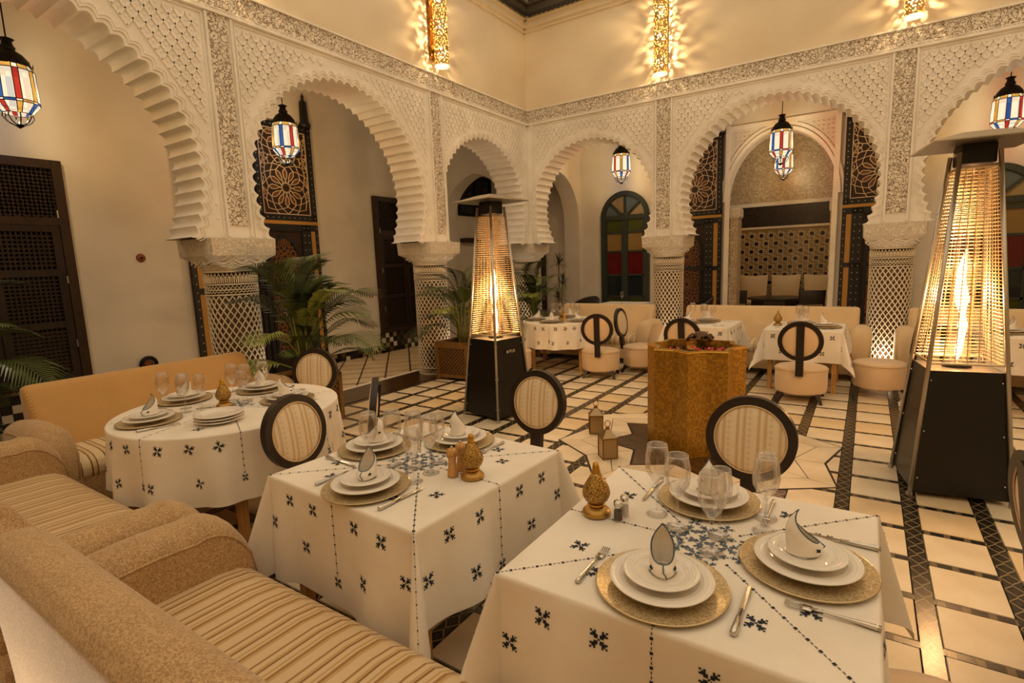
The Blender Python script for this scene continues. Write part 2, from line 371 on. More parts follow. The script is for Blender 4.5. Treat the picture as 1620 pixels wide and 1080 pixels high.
def clip_poly(poly, x0, x1, y0, y1):
    def cl(p, inside, inter):
        out = []
        for i in range(len(p)):
            a, b = p[i - 1], p[i]
            if inside(b):
                if not inside(a): out.append(inter(a, b))
                out.append(b)
            elif inside(a): out.append(inter(a, b))
        return out
    def ix(v): return lambda a, b: (v, a[1] + (b[1] - a[1]) * (v - a[0]) / (b[0] - a[0]))
    def iy(v): return lambda a, b: (a[0] + (b[0] - a[0]) * (v - a[1]) / (b[1] - a[1]), v)
    for ins, it in ((lambda p: p[0] >= x0, ix(x0)), (lambda p: p[0] <= x1, ix(x1)), (lambda p: p[1] >= y0, iy(y0)), (lambda p: p[1] <= y1, iy(y1))):
        if not poly: return []
        poly = cl(poly, ins, it)
    return poly

# ------------------------------------------------------------------ the setting
XF, XB, XG = -5.0, -5.5, -7.36        # left arcade: court face, gallery face, gallery rear wall
YF, YB, YG = 8.17, 8.67, 10.52        # rear arcade
ZCAP, ZFR0, ZFR1, ZRIM, ZCEIL = 1.87, 3.88, 4.08, 5.32, 4.45
def struct(o): o['kind'] = 'structure'; return o

# --- floor: bed, marble tiles, mosaic bands
floor = struct(MB().box(-9.5, 5.2, -3.2, 14.2, -0.20, -0.012).build('floor', 'grout'))
PX, PY = 0.346, 0.358
xs = [0.285 + PX * k for k in range(-15, 15)]       # mosaic bands run along y here
ys = [3.17 + PY * j for j in range(-17, 14)]
tile_me = MB(); tw, td = PX - 0.078, PY - 0.048
tile_me.add([(-tw/2, -td/2, -0.012), (tw/2, -td/2, -0.012), (tw/2, td/2, -0.012), (-tw/2, td/2, -0.012),
             (-tw/2+.003, -td/2+.003, 0), (tw/2-.003, -td/2+.003, 0), (tw/2-.003, td/2-.003, 0), (-tw/2+.003, td/2-.003, 0)],
            [(4, 5, 6, 7), (0, 1, 5, 4), (1, 2, 6, 5), (2, 3, 7, 6), (3, 0, 4, 7)])
tile_a = tile_me.mesh('marble_tile', 'marble'); tile_b = tile_me.mesh('marble_tile', 'marble_warm')
cells = []
for k in range(len(xs) - 1):
    for j in range(len(ys) - 1):
        cx, cy = (xs[k] + xs[k+1]) / 2, (ys[j] + ys[j+1]) / 2
        if cx < -4.95 + 0.05 or cx > 4.6 or cy > 8.0 or cy < -2.9: continue
        vis = cy * 0.82 - cx * 0.55 > 0.6 and abs(cx * 0.83 + cy * 0.55) < 1.05 * (cy * 0.82 - cx * 0.55) + 0.3
        cells.append((0 if vis else 1, cx * cx + cy * cy, cx, cy))
cells.sort()
rest = MB()
for i, (_, _, cx, cy) in enumerate(cells):
    if i < 300: obj('marble_tile', tile_a if random.random() < 0.7 else tile_b, floor, (cx, cy, 0))
    else: rest.T = Matrix.Translation((cx, cy, 0)); rest.add(tile_me.v, tile_me.f)
rest.T = None
tag(rest.build('marble_tiles', 'marble', floor), kind='stuff')
bm1 = MB().box(-0.035, 0.035, -5.55, 5.55, -0.012, -0.001).mesh('mosaic_band', 'mosaic_band')
for x in xs:
    if -4.95 < x < 4.6: obj('mosaic_band', bm1, floor, (x, 2.55, 0))
bm2 = MB().box(-4.8, 4.8, -0.020, 0.020, -0.012, -0.0015).mesh('mosaic_line', 'mosaic_dash')
for y in ys:
    if y < 8.1: obj('mosaic_line', bm2, floor, (-0.16, y, 0))
# thresholds under the arcades with marble edging
def strip(name, x0, x1, y0, y1, z1, mat): return MB().box(x0, x1, y0, y1, -0.02, z1).build(name, mat, floor)
strip('threshold', -5.53, -4.96, -3.0, 8.14, 0.004, 'zellige_brown'); strip('marble_edging', -5.60, -5.53, -3.0, 8.72, 0.008, 'plaster_white')
strip('threshold', -5.53, 4.8, 8.14, 8.72, 0.004, 'zellige_brown'); strip('marble_edging', -5.53, 4.8, 8.72, 8.79, 0.008, 'plaster_white')
# gallery floors: the same grid turned by 45 degrees, each cut tile its own slab
def gallery_floor(x0, x1, y0, y1, pitch=0.36):
    bandm = MB(); c45 = math.cos(PI / 4)
    n = 24; cx, cy = (x0 + x1) / 2, (y0 + y1) / 2
    R = lambda a, b: (cx + (a - b) * c45, cy + (a + b) * c45)
    for i in range(-n, n):
        for j in range(-n, n):
            a0, a1, b0, b1 = i * pitch + 0.012, (i + 1) * pitch - 0.012, j * pitch + 0.035, (j + 1) * pitch - 0.035
            p = clip_poly([R(a0, b0), R(a1, b0), R(a1, b1), R(a0, b1)], x0, x1, y0, y1)
            if len(p) < 3: continue
            ar = abs(sum(p[k-1][0] * p[k][1] - p[k][0] * p[k-1][1] for k in range(len(p)))) / 2
            if ar < 0.004: continue
            MB().prism(p, -0.012, 0.0).build('marble_tile', 'marble_warm', floor)
gallery_floor(XG, -5.61, 2.4, 8.6)
MB().box(XG, -5.61, -3, 2.38, -0.012, 0).build('marble_slab', 'marble_warm', floor)
MB().box(XG, 4.8, 8.80, YG, -0.012, 0).build('marble_slab', 'marble_warm', floor)
MB().box(XG, -5.61, 8.62, 8.79, -0.012, 0).build('marble_slab', 'marble_warm', floor)

# --- arcade bays
def lobed(theta, r, n): return r + 0.040 * abs(math.sin(n * theta / 2)) - 0.012
def bay(axis, u0, u1, c, cz, r, parent, ext=1.0, nl=44, ztop=ZFR0 + 0.02, lattice=True):
    """one bay of an arcade; axis 'A' = left wall (u is y), 'B' = rear wall (u is x)"""
    P = (lambda u, z, d: (XF - d, u, z)) if axis == 'A' else (lambda u, z, d: (u, YF + d, z))
    N = (1, 0, 0) if axis == 'A' else (0, -1, 0)
    th0 = math.asin((ZCAP - cz) / r)
    ths = [th0 + (PI - 2 * th0) * i / (nl * 7) for i in range(nl * 7 + 1)]
    for (cu, cw) in ((u0, ztop), (u1, ztop), (u0, ZCAP), (u1, ZCAP)):
        t = math.atan2(cw - cz, cu - c)
        if t < -PI / 2: t += 2 * PI
        if th0 < t < PI - th0: ths.append(t)
    ths.sort()
    def outer(t):
        dx, dz = math.cos(t), math.sin(t); k = []
        if dx > 1e-9: k.append((u1 - c) / dx)
        if dx < -1e-9: k.append((u0 - c) / dx)
        if dz > 1e-9: k.append((ztop - cz) / dz)
        if dz < -1e-9: k.append((ZCAP - cz) / dz)
        q = min(k); return c + dx * q, cz + dz * q
    inner = [(c + lobed(t - th0, r, 2 * PI * nl / (PI - 2 * th0)) * math.cos(t), cz + lobed(t - th0, r, 2 * PI * nl / (PI - 2 * th0)) * math.sin(t)) for t in ths]
    inner = [(a, max(b, ZCAP)) for a, b in inner]
    out = [outer(t) for t in ths]; n = len(ths)
    w = MB()
    v = [P(a, b, 0) for a, b in inner] + [P(a, b, 0) for a, b in out] + [P(a, b, 0.5) for a, b in inner] + [P(a, b, 0.5) for a, b in out]
    f = []
    for i in range(n - 1):
        f += [(i, i + 1, n + i + 1, n + i), (2*n + i + 1, 2*n + i, 3*n + i, 3*n + i + 1), (i + 1, i, 2*n + i, 2*n + i + 1)]
    w.add(v, f); o = w.build('arch_wall', 'plaster', parent)
    # rim that follows the lobes
    rim = MB(); NL = 2 * PI * nl / (PI - 2 * th0)
    for off, wd, hh in ((0.035, 0.014, 0.010), (0.066, 0.008, 0.007)):
        pts = [(c + (lobed(t - th0, r, NL) + off) * math.cos(t), cz + (lobed(t - th0, r, NL) + off) * math.sin(t), c + (lobed(t - th0, r, NL) + off + wd) * math.cos(t), cz + (lobed(t - th0, r, NL) + off + wd) * math.sin(t)) for t in ths]
        vv = []
        for a, b, a2, b2 in pts: vv += [P(a, b, 0), P(a, b, -hh), P(a2, b2, -hh), P(a2, b2, 0)]
        ff = []
        for i in range(n - 1):
            for k in range(3): ff.append((i*4 + k, i*4 + k + 1, i*4 + k + 5, i*4 + k + 4))
        rim.add(vv, ff)
    rim.build('arch_rim', 'plaster', parent)
    if not lattice: return o
    # raised diamond lattice of the spandrels
    L = MB(); dw, dh = 0.092, 0.128
    lo, hi = u0 + 0.17, u1 - 0.17
    inside = lambda u, z: lo <= u <= hi and ZCAP + 0.06 < z < ZFR0 - 0.07 and math.hypot(u - c, z - cz) > r + 0.13
    nu, nz = int((u1 - u0) / dw) + 2, int(2.1 / dh) + 2
    for i in range(nu):
        for j in range(nz):
            for s in (0, 1):
                u = lo + (i + 0.5 * s) * dw; z = ZCAP + 0.05 + (j + 0.5 * s) * dh
                if not inside(u, z): continue
                for du in (-0.5, 0.5):
                    u2, z2 = u + du * dw, z + 0.5 * dh
                    if inside(u2, z2): L.bar(P(u, z, 0), P(u2, z2, 0), 0.014, 0.011, N)
                zc = z + 0.5 * dh
                if inside(u, zc):
                    a, b = 0.017, 0.026
                    L.add([P(u - a, zc, 0), P(u, zc - b, 0), P(u + a, zc, 0), P(u, zc + b, 0), P(u, zc, -0.012)], [(0, 1, 4), (1, 2, 4), (2, 3, 4), (3, 0, 4)] if axis == 'B' else [(1, 0, 4), (2, 1, 4), (3, 2, 4), (0, 3, 4)])
    tag(L.build('diamond_relief', 'plaster', parent), kind='stuff')
    # moulded frame of the bay panel
    fr = MB()
    for d, wd, hh in ((0.115, 0.022, 0.022), (0.150, 0.010, 0.012)):
        for u in (u0 + d, u1 - d): fr.bar(P(u, ZCAP + 0.02, 0), P(u, ZFR0 - d + 0.09, 0), wd, hh, N)
        fr.bar(P(u0 + d, ZFR0 - d + 0.09, 0), P(u1 - d, ZFR0 - d + 0.09, 0), wd, hh, N)
    fr.build('panel_moulding', 'plaster', parent)
    return o
wall_left = struct(empty('wall_left')); wall_back = struct(empty('wall_back'))
YP = [0.0, 2.894, 5.806]; XP = [-2.625, 0.246, 3.12]
bay('A', -2.9, YP[0], -1.45, 2.42, 1.19, wall_left, lattice=False)
bay('A', YP[0], YP[1], 1.40, 2.42, 1.19, wall_left)
bay('A', YP[1], YP[2], 4.285, 2.42, 1.18, wall_left)
bay('A', YP[2], YF, 6.93, 2.38, 1.045, wall_left, nl=38)
bay('B', XF, XP[0], -3.86, 2.42, 1.045, wall_back, nl=38)
bay('B', XP[0], XP[1], -1.15, 2.42, 1.205, wall_back)
bay('B', XP[1], XP[2], 1.69, 2.42, 1.19, wall_back)
bay('B', XP[2], 4.8, 4.56, 2.42, 1.19, wall_back, lattice=False)
# carved pilasters and frieze
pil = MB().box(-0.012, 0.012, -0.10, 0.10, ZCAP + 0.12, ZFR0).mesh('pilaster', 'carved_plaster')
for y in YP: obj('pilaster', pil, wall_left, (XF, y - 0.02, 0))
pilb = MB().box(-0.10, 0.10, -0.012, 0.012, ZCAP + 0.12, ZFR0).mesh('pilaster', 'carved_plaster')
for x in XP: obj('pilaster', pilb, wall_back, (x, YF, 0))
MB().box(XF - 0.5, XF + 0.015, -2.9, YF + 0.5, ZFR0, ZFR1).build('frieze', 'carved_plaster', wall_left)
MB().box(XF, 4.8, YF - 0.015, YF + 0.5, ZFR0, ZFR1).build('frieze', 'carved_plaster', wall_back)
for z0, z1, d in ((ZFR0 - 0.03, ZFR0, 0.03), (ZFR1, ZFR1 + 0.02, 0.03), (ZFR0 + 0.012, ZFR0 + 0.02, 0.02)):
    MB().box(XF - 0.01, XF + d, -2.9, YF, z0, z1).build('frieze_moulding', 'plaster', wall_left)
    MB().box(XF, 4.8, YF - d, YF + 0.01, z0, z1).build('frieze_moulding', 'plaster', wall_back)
# upper storey walls up to the balcony
MB().box(XF - 0.5, XF, -2.9, YF + 0.5, ZFR1, ZRIM + 1.0).build('upper_wall', 'plaster_upper', wall_left)
MB().box(XF, 4.8, YF, YF + 0.5, ZFR1, ZRIM + 1.0).build('upper_wall', 'plaster_upper', wall_back)
for k, (z0, z1, d) in enumerate(((ZRIM, ZRIM + 0.05, 0.03), (ZRIM + 0.05, ZRIM + 0.16, 0.07), (ZRIM + 0.16, ZRIM + 0.22, 0.11))):
    MB().box(XF, XF + d, -2.9, YF, z0, z1).build('cove_moulding', 'plaster_upper', wall_left)
    MB().box(XF, 4.8, YF - d, YF, z0, z1).build('cove_moulding', 'plaster_upper', wall_back)
# carved wooden balcony edge with scallops
def balcony(axis, a, b, name, parent):
    m = MB(); d = 0.17; z = ZRIM + 0.20
    q = (lambda u, dd, zz: (XF + dd, u, zz)) if axis == 'A' else (lambda u, dd, zz: (u, YF - dd, zz))
    n = int((b - a) / 0.085)
    for i in range(n):
        u = a + (i + 0.5) * (b - a) / n
        pts = [q(u + 0.05 * math.cos(t), d + (0.006 if i % 2 else 0), z + 0.02 + 0.06 * math.sin(t)) for t in [PI * (1 + k / 6) for k in range(7)]]
        back = [(p[0] - 0.03, p[1], p[2]) if axis == 'A' else (p[0], p[1] + 0.03, p[2]) for p in pts]
        k = len(pts); m.add(pts + back, [tuple(range(k)), tuple(range(2*k - 1, k - 1, -1))] + [(j, j + 1, k + j + 1, k + j) for j in range(k - 1)])
    m.build('scalloped_edge', 'wood_trim', parent)
    m = MB()
    if axis == 'A': m.box(XF - 0.1, XF + d, a, b, z + 0.02, z + 0.13); m.box(XF - 0.1, XF + d + 0.03, a, b, z + 0.13, z + 0.16)
    else: m.box(a, b, YF - d, YF + 0.1, z + 0.02, z + 0.13); m.box(a, b, YF - d - 0.03, YF + 0.1, z + 0.13, z + 0.16)
    m.build('carved_beam', 'carved_trim', parent)
    m = MB()
    for i in range(int((b - a) / 0.05)):
        u = a + (i + 0.5) * 0.05
        p0, p1 = q(u, d - 0.04, z + 0.2), q(u + 0.0, d - 0.04, z + 0.9)
        m.bar(q(u - 0.02, d - 0.05, z + 0.2), q(u + 0.33, d - 0.05, z + 0.9), 0.012, 0.012, (1, 0, 0) if axis == 'A' else (0, -1, 0))
        m.bar(q(u + 0.02, d - 0.05, z + 0.2), q(u - 0.33, d - 0.05, z + 0.9), 0.012, 0.012, (1, 0, 0) if axis == 'A' else (0, -1, 0))
    m.build('balustrade_lattice', 'door_wood', parent)
balcony('A', -2.9, YF - 0.17, 'a', wall_left); balcony('B', XF + 0.17, 4.8, 'b', wall_back)

# --- columns
def make_column():
    c = struct(empty('column'))
    MB().lathe([(0.228, 0.0), (0.228, 1.60)], 48).build('shaft', 'column_ground', c, True)
    L = MB(); I = MB(); n = 24; z0, z1, rows = 0.10, 1.33, 13; hz = (z1 - z0) / rows
    cyl = lambda a, z, r: (r * math.cos(a), r * math.sin(a), z)
    for i in range(n):
        for j in range(rows * 2):
            a = 2 * PI * (i + 0.5 * (j % 2)) / n; z = z0 + j * hz / 2; da = PI / n
            for s in (-1, 1):
                p, q = (a, z), (a + s * da, z + hz / 2); w = 0.017
                vs = []
                for (aa, zz) in (p, q):
                    for e in (-1, 1): vs.append((aa + e * w / 0.235 * 0.42, zz - 0 * s))
                top = [cyl(x, y, 0.236) for x, y in vs]
                L.add(top + [cyl(vs[k][0], vs[k][1], 0.226) for k in range(4)], [(0, 1, 3, 2), (1, 5, 7, 3), (4, 0, 2, 6)])
            zc = z + hz / 2
            if zc < z1 - 0.02:
                e, g = 0.42 * da, hz * 0.22
                I.add([cyl(a - e, zc, 0.2295), cyl(a, zc - g, 0.2295), cyl(a + e, zc, 0.2295), cyl(a, zc + g, 0.2295)], [(0, 1, 2, 3)])
    tag(L.build('tile_lattice', 'column_lattice', c, True), kind='stuff'); tag(I.build('tile_insets', 'column_inset', c), kind='stuff')
    R = MB()
    for z, h, r in ((0.0, 0.025, 0.245), (0.085, 0.02, 0.240), (1.335, 0.015, 0.239), (1.385, 0.012, 0.239), (1.435, 0.014, 0.239), (1.555, 0.018, 0.240)):
        R.lathe([(0.22, z), (r, z), (r, z + h), (0.22, z + h)], 48)
    m = 40                                            # band of small pointed arches and a row of teeth
    for i in range(m):
        a = 2 * PI * i / m; d = PI / m
        pts = [cyl(a - d, 1.455, 0.234), cyl(a - d * 0.8, 1.505, 0.236), cyl(a, 1.545, 0.236), cyl(a + d * 0.8, 1.505, 0.236), cyl(a + d, 1.455, 0.234)]
        R.tube(pts, 0.0065, 4)
        R.tube([cyl(a, 1.455, 0.234), cyl(a, 1.51, 0.236)], 0.006, 4)
        R.tube([cyl(a - d, 1.36, 0.234), cyl(a, 1.378, 0.236), cyl(a + d, 1.36, 0.234)], 0.005, 4)
        R.tube([cyl(a - d, 1.40, 0.234), cyl(a, 1.428, 0.236), cyl(a + d, 1.40, 0.234)], 0.005, 4)
        R.tube([cyl(a - d, 0.03, 0.234), cyl(a, 0.08, 0.236), cyl(a + d, 0.03, 0.234)], 0.006, 4)
    tag(R.build('tile_band', 'column_lattice', c), kind='stuff')
    # capital: round neck flaring into a square block
    def sec(z, hw, p):
        out = []
        for i in range(48):
            a = 2 * PI * i / 48; ca, sa = math.cos(a), math.sin(a)
            k = (abs(ca) ** p + abs(sa) ** p) ** (-1 / p); out.append((hw * k * ca, hw * k * sa, z))
        return out
    secs = [(1.575, 0.242, 2), (1.60, 0.25, 2.1), (1.63, 0.262, 2.6), (1.66, 0.285, 3.6), (1.69, 0.306, 7), (1.705, 0.312, 14), (1.71, 0.320, 20), (1.855, 0.325, 24), (1.87, 0.325, 24)]
    K = MB(); v = []; [v.extend(sec(*s)) for s in secs]
    K.add(v, [(j*48 + i, j*48 + (i+1) % 48, (j+1)*48 + (i+1) % 48, (j+1)*48 + i) for j in range(len(secs) - 1) for i in range(48)] + [tuple(range((len(secs)-1)*48, len(secs)*48))])
    K.build('capital', 'carved_plaster_soft', c, 'auto')
    W = MB()
    for z, hw, p, amp in ((1.655, 0.287, 3.4, 0.018), (1.630, 0.268, 2.7, 0.013)):
        pts = []
        for i in range(160):
            a = 2 * PI * i / 160; ca, sa = math.cos(a), math.sin(a); k = (abs(ca) ** p + abs(sa) ** p) ** (-1 / p)
            pts.append((hw * k * ca, hw * k * sa, z + amp * math.sin(12 * a)))
        W.tube(pts, 0.008, 5, closed=True)
    W.build('leaf_scroll', 'plaster_white', c, True)
    return c
col0 = make_column()
cols = [(-5.25, y, 0) for y in YP] + [(-5.25, 8.42, 0)] + [(x, 8.42, 0) for x in XP]
for p in cols: place(col0, USED, p, 0)

# --- gallery shells
gl = struct(empty('wall_gallery_left'))
MB().box(XG - 0.2, XG, -3.0, YG + 0.2, 0, ZCEIL).build('gallery_wall', 'plaster_gallery', gl)
gb = struct(empty('wall_gallery_back'))
OPX0, OPX1, OPZ = -2.20, -0.50, 3.05                     # doorway of the salon, arched
def wall_with_arch(m, x0, x1, z1, c, hw, zs, zt, y0, y1, n=24, keel=1.25):
    """rear wall with an arched opening down to the floor; zs spring height, zt crown"""
    arch = []
    for i in range(n + 1):
        t = PI * i / n; arch.append((c + hw * math.cos(t), zs + (zt - zs) * (math.sin(t) ** (1 / keel) if 0 < i < n else 0)))
    prof = [(c + hw, 0)] + arch + [(c - hw, 0)]
    for (px_, pz_), (qx, qz) in zip(prof[:-1], prof[1:]):
        m.add([(px_, y0, pz_), (qx, y0, qz), (qx, y1, qz), (px_, y1, pz_)], [(0, 1, 2, 3)])
    for y in (y0, y1):
        for (px_, pz_), (qx, qz) in zip(arch[:-1], arch[1:]):
            m.add([(px_, y, pz_), (qx, y, qz), (qx, y, z1), (px_, y, z1)], [(0, 1, 2, 3)])
        m.add([(x0, y, 0), (c - hw, y, 0), (c - hw, y, z1), (x0, y, z1)], [(0, 1, 2, 3)])
        m.add([(c + hw, y, 0), (x1, y, 0), (x1, y, z1), (c + hw, y, z1)], [(0, 1, 2, 3)])
    return m
w = wall_with_arch(MB(), XG, 4.8, ZCEIL, -1.35, 0.86, 2.5, 3.62, YG, YG + 0.28, keel=1.0); w.build('gallery_wall', 'plaster_gallery', gb)
ceil = struct(MB().box(XG - 0.2, XB + 0.02, -3.0, YG + 0.2, ZCEIL, ZCEIL + 0.1).build('ceiling', 'plaster_gallery'))
ceil2 = struct(MB().box(XB + 0.02, 4.8, YB - 0.02, 14.2, ZCEIL, ZCEIL + 0.1).build('ceiling', 'plaster_gallery'))
# partitions with pointed arches at the corner bay
def pointed(c, hw, zs, zt, n=14):
    """pointed arch outline from the right spring over the crown to the left"""
    R = (hw * hw + (zt - zs) ** 2) / (2 * hw); pts = []
    t1 = math.asin(min(1, (zt - zs) / R))
    for i in range(n + 1): t = t1 * i / n; pts.append((c + hw - R + R * math.cos(t), zs + R * math.sin(t)))
    return pts + [(2 * c - a, b) for a, b in pts[-2::-1]]
def partition(axis, u0, u1, d0, d1, c, hw, zs, zt, name):
    pts = pointed(c, hw, zs, zt); q = (lambda u, z, d: (u, d, z)) if axis == 'y' else (lambda u, z, d: (d, u, z))
    prof = [(c + hw, 0)] + pts + [(c - hw, 0)]; m = MB()
    for (a, b), (e, g) in zip(prof[:-1], prof[1:]): m.add([q(a, b, d0), q(e, g, d0), q(e, g, d1), q(a, b, d1)], [(0, 1, 2, 3)])
    for d in (d0, d1):
        for (a, b), (e, g) in zip(pts[:-1], pts[1:]): m.add([q(a, b, d), q(e, g, d), q(e, ZCEIL, d), q(a, ZCEIL, d)], [(0, 1, 2, 3)])
        for a, b in ((u0, c - hw), (c + hw, u1)):
            if b - a > 0.001: m.add([q(a, 0, d), q(b, 0, d), q(b, ZCEIL, d), q(a, ZCEIL, d)], [(0, 1, 2, 3)])
    return struct(m.build(name, 'plaster_gallery'))
partition('y', XG, XB, 8.50, 8.85, -6.44, 0.80, 2.35, 3.28, 'wall_corner_left')
partition('x', YB, YG, -5.50, -5.15, 9.60, 0.82, 2.35, 3.28, 'wall_corner_back')
# closing walls of the courtyard behind the camera
struct(MB().box(4.8, 5.0, -3.0, 14.2, 0, ZRIM + 1).build('wall_right', 'plaster_upper'))
struct(MB().box(XG - 0.2, 5.0, -3.2, -3.0, 0, ZRIM + 1).build('wall_front', 'plaster_upper'))

# ------------------------------------------------------------------ doors, windows and gallery fittings
# tiled risers under the doors and the low tiled skirting: every tile a piece of its own
tmats = ['tile_black', 'tile_black', 'tile_white', 'tile_tan', 'tile_green', 'tile_brown', 'tile_white']
def tiled(name, y0, y1, z1, rows, thick):
    n = round((y1 - y0) / 0.092); s = struct(MB().box(XG, XG + thick, y0, y1, -0.01, z1).build(name, 'grout'))
    w, h = (y1 - y0) / n, z1 / rows
    mes = {t: MB().box(0, 0.006, 0.003, w - 0.003, 0.003, h - 0.003).mesh('tile', t) for t in set(tmats)}
    for i in range(n):
        for j in range(rows):
            t = ('tile_black' if (i + j) % 2 else random.choice(tmats))
            obj('tile', mes[t], s, (XG + thick, y0 + i * w, j * h))
    return s
tiled('baseboard_left', 2.34, 3.48, 0.14, 2, 0.02); tiled('baseboard_left', 5.52, 6.68, 0.14, 2, 0.02)
tiled('trim_1', 0.85, 2.33, 0.36, 4, 0.04); tiled('trim_2', 6.69, 8.45, 0.36, 4, 0.04)

def lattice_door(name, y0, y1, z0, z1, label):
    d = struct(empty(name, (XG, 0, 0))); mid = (y0 + y1) / 2
    f = MB(); f.box(0, 0.07, y0, y0 + 0.09, z0, z1); f.box(0, 0.07, y1 - 0.09, y1, z0, z1); f.box(0, 0.068, y0 + 0.09, y1 - 0.09, z1 - 0.09, z1); f.box(0.0, 0.068, y0 + 0.09, y1 - 0.09, z0, z0 + 0.05)
    f.box(0, 0.065, y0 + 0.09, y1 - 0.09, z1 - 0.68, z1 - 0.60)
    f.build('door_frame', 'door_wood_light', d)
    MB().box(0.0, 0.02, y0 + 0.05, y1 - 0.05, z0 + 0.03, z1 - 0.05).build('door_back', 'void_dark', d)
    # transom of pierced squares
    t = MB(); s = 0.075
    for k in range(-14, 30):
        for sg in (-1, 1):
            a = Vector((0, y0 + 0.09, z1 - 0.60)); w, h = (y1 - y0 - 0.18), 0.51
            # diagonal bars clipped to the transom
            pts = []
            c0 = k * s
            for u in (0.0, w):
                v = (u - c0) if sg > 0 else (c0 - u)
                if 0 <= v <= h: pts.append((u, v))
            for v in (0.0, h):
                u = (v + c0) if sg > 0 else (c0 - v)
                if 0 < u < w: pts.append((u, v))
            if len(pts) >= 2: t.bar((0.03, a.y + pts[0][0], a.z + pts[0][1]), (0.03, a.y + pts[1][0], a.z + pts[1][1]), 0.022, 0.014, (1, 0, 0))
    t.build('transom_lattice', 'door_wood', d)
    for a, b in ((y0 + 0.095, mid - 0.004), (mid + 0.004, y1 - 0.095)):
        lf = MB(); zt = z1 - 0.68
        lf.box(0.02, 0.06, a, a + 0.075, z0 + 0.05, zt); lf.box(0.02, 0.06, b - 0.075, b, z0 + 0.05, zt)
        rails = [z0 + 0.05, z0 + 0.62, z0 + 1.18, zt - 0.07]
        for z in rails: lf.box(0.02, 0.058, a, b, z, z + 0.075)
        leaf = lf.build('door_leaf', 'door_wood', d)
        for k in range(3):
            g = MB(); za, zb = rails[k] + 0.075, rails[k + 1]; ya, yb = a + 0.075, b - 0.075
            n = max(2, round((yb - ya) / 0.042)); q = round((zb - za) / 0.042)
            for i in range(1, n): g.box(0.03, 0.048, ya + (yb - ya) * i / n - 0.007, ya + (yb - ya) * i / n + 0.007, za, zb)
            for i in range(1, q): g.box(0.028, 0.045, ya, yb, za + (zb - za) * i / q - (0.010 if k else 0.014), za + (zb - za) * i / q + (0.008 if k else 0.014))
            g.build('pierced_panel', 'door_wood', leaf)
        for z in (z0 + 0.4, z0 + 1.1, z0 + 1.8):
            yy = a if a < mid - 0.1 else b
            MB().lathe([(0.008, 0), (0.008, 0.08)], 8, (0.066, yy, z)).build('hinge', 'steel', leaf)
    return d
lattice_door('door_1', 0.90, 2.31, 0.40, 2.80, '')
lattice_door('door_2', 6.71, 8.12, 0.36, 2.80, '')

# geometric strapwork: rosettes of twelve petals on a ground, clipped to a rectangle or a pointed arch
def strapwork(m, grounds, P, N, w, h, R, inside, bw=0.009, bh=0.010):
    def seg(a, b):
        n = max(1, int(math.hypot(b[0] - a[0], b[1] - a[1]) / 0.03))
        for i in range(n):
            p = (a[0] + (b[0] - a[0]) * i / n, a[1] + (b[1] - a[1]) * i / n); q = (a[0] + (b[0] - a[0]) * (i + 1) / n, a[1] + (b[1] - a[1]) * (i + 1) / n)
            if inside(*p) and inside(*q): m.bar(P(*p, 0), P(*q, 0), bw, bh, N)
    def pol(c, r, a): return (c[0] + r * math.cos(a), c[1] + r * math.sin(a))
    def fill(pts):
        if all(inside(*p) for p in pts): grounds.add([P(x, z, 0.003) for x, z in pts], [tuple(range(len(pts)))])
    nx, nz = math.ceil(w / (2 * R)) + 1, math.ceil(h / (2 * R)) + 1
    for i in range(-nx, nx + 1):
        for j in range(0, nz + 1):
            c = (i * 2 * R, R + j * 2 * R); s = PI / 12
            for k in range(12):
                a = k * PI / 6
                pet = [pol(c, 0.27 * R, a), pol(c, 0.42 * R, a - s * 0.62), pol(c, 0.60 * R, a - s * 0.55), pol(c, 0.74 * R, a), pol(c, 0.60 * R, a + s * 0.55), pol(c, 0.42 * R, a + s * 0.62)]
                for e in range(6): seg(pet[e], pet[(e + 1) % 6])
                fill([(c[0] + (x - c[0]) * 1.0, c[1] + (z - c[1]) * 1.0) for x, z in pet])
                seg(pol(c, 0.27 * R, a), pol(c, 0.15 * R, a + s)); seg(pol(c, 0.15 * R, a + s), pol(c, 0.27 * R, a + 2 * s))
                seg(pol(c, 0.74 * R, a), pol(c, 0.84 * R, a + s)); seg(pol(c, 0.84 * R, a + s), pol(c, 0.74 * R, a + 2 * s))
                seg(pol(c, 0.84 * R, a + s), pol(c, 1.0 * R, a)); seg(pol(c, 0.84 * R, a + s), pol(c, 1.0 * R, a + 2 * s)); seg(pol(c, 1.0 * R, a), pol(c, 1.14 * R, a + s)); seg(pol(c, 1.0 * R, a), pol(c, 1.14 * R, a - s))
            g = (c[0] + R, c[1] + R)                       # eight-pointed filler between the rosettes
            for k in range(8):
                a = k * PI / 4
                pet = [pol(g, 0.10 * R, a), pol(g, 0.20 * R, a - 0.3), pol(g, 0.30 * R, a), pol(g, 0.20 * R, a + 0.3)]
                for e in range(4): seg(pet[e], pet[(e + 1) % 4])
                seg(pol(g, 0.30 * R, a), pol(g, 0.37 * R, a + PI / 8)); seg(pol(g, 0.37 * R, a + PI / 8), pol(g, 0.30 * R, a + PI / 4))
                fill(pet)
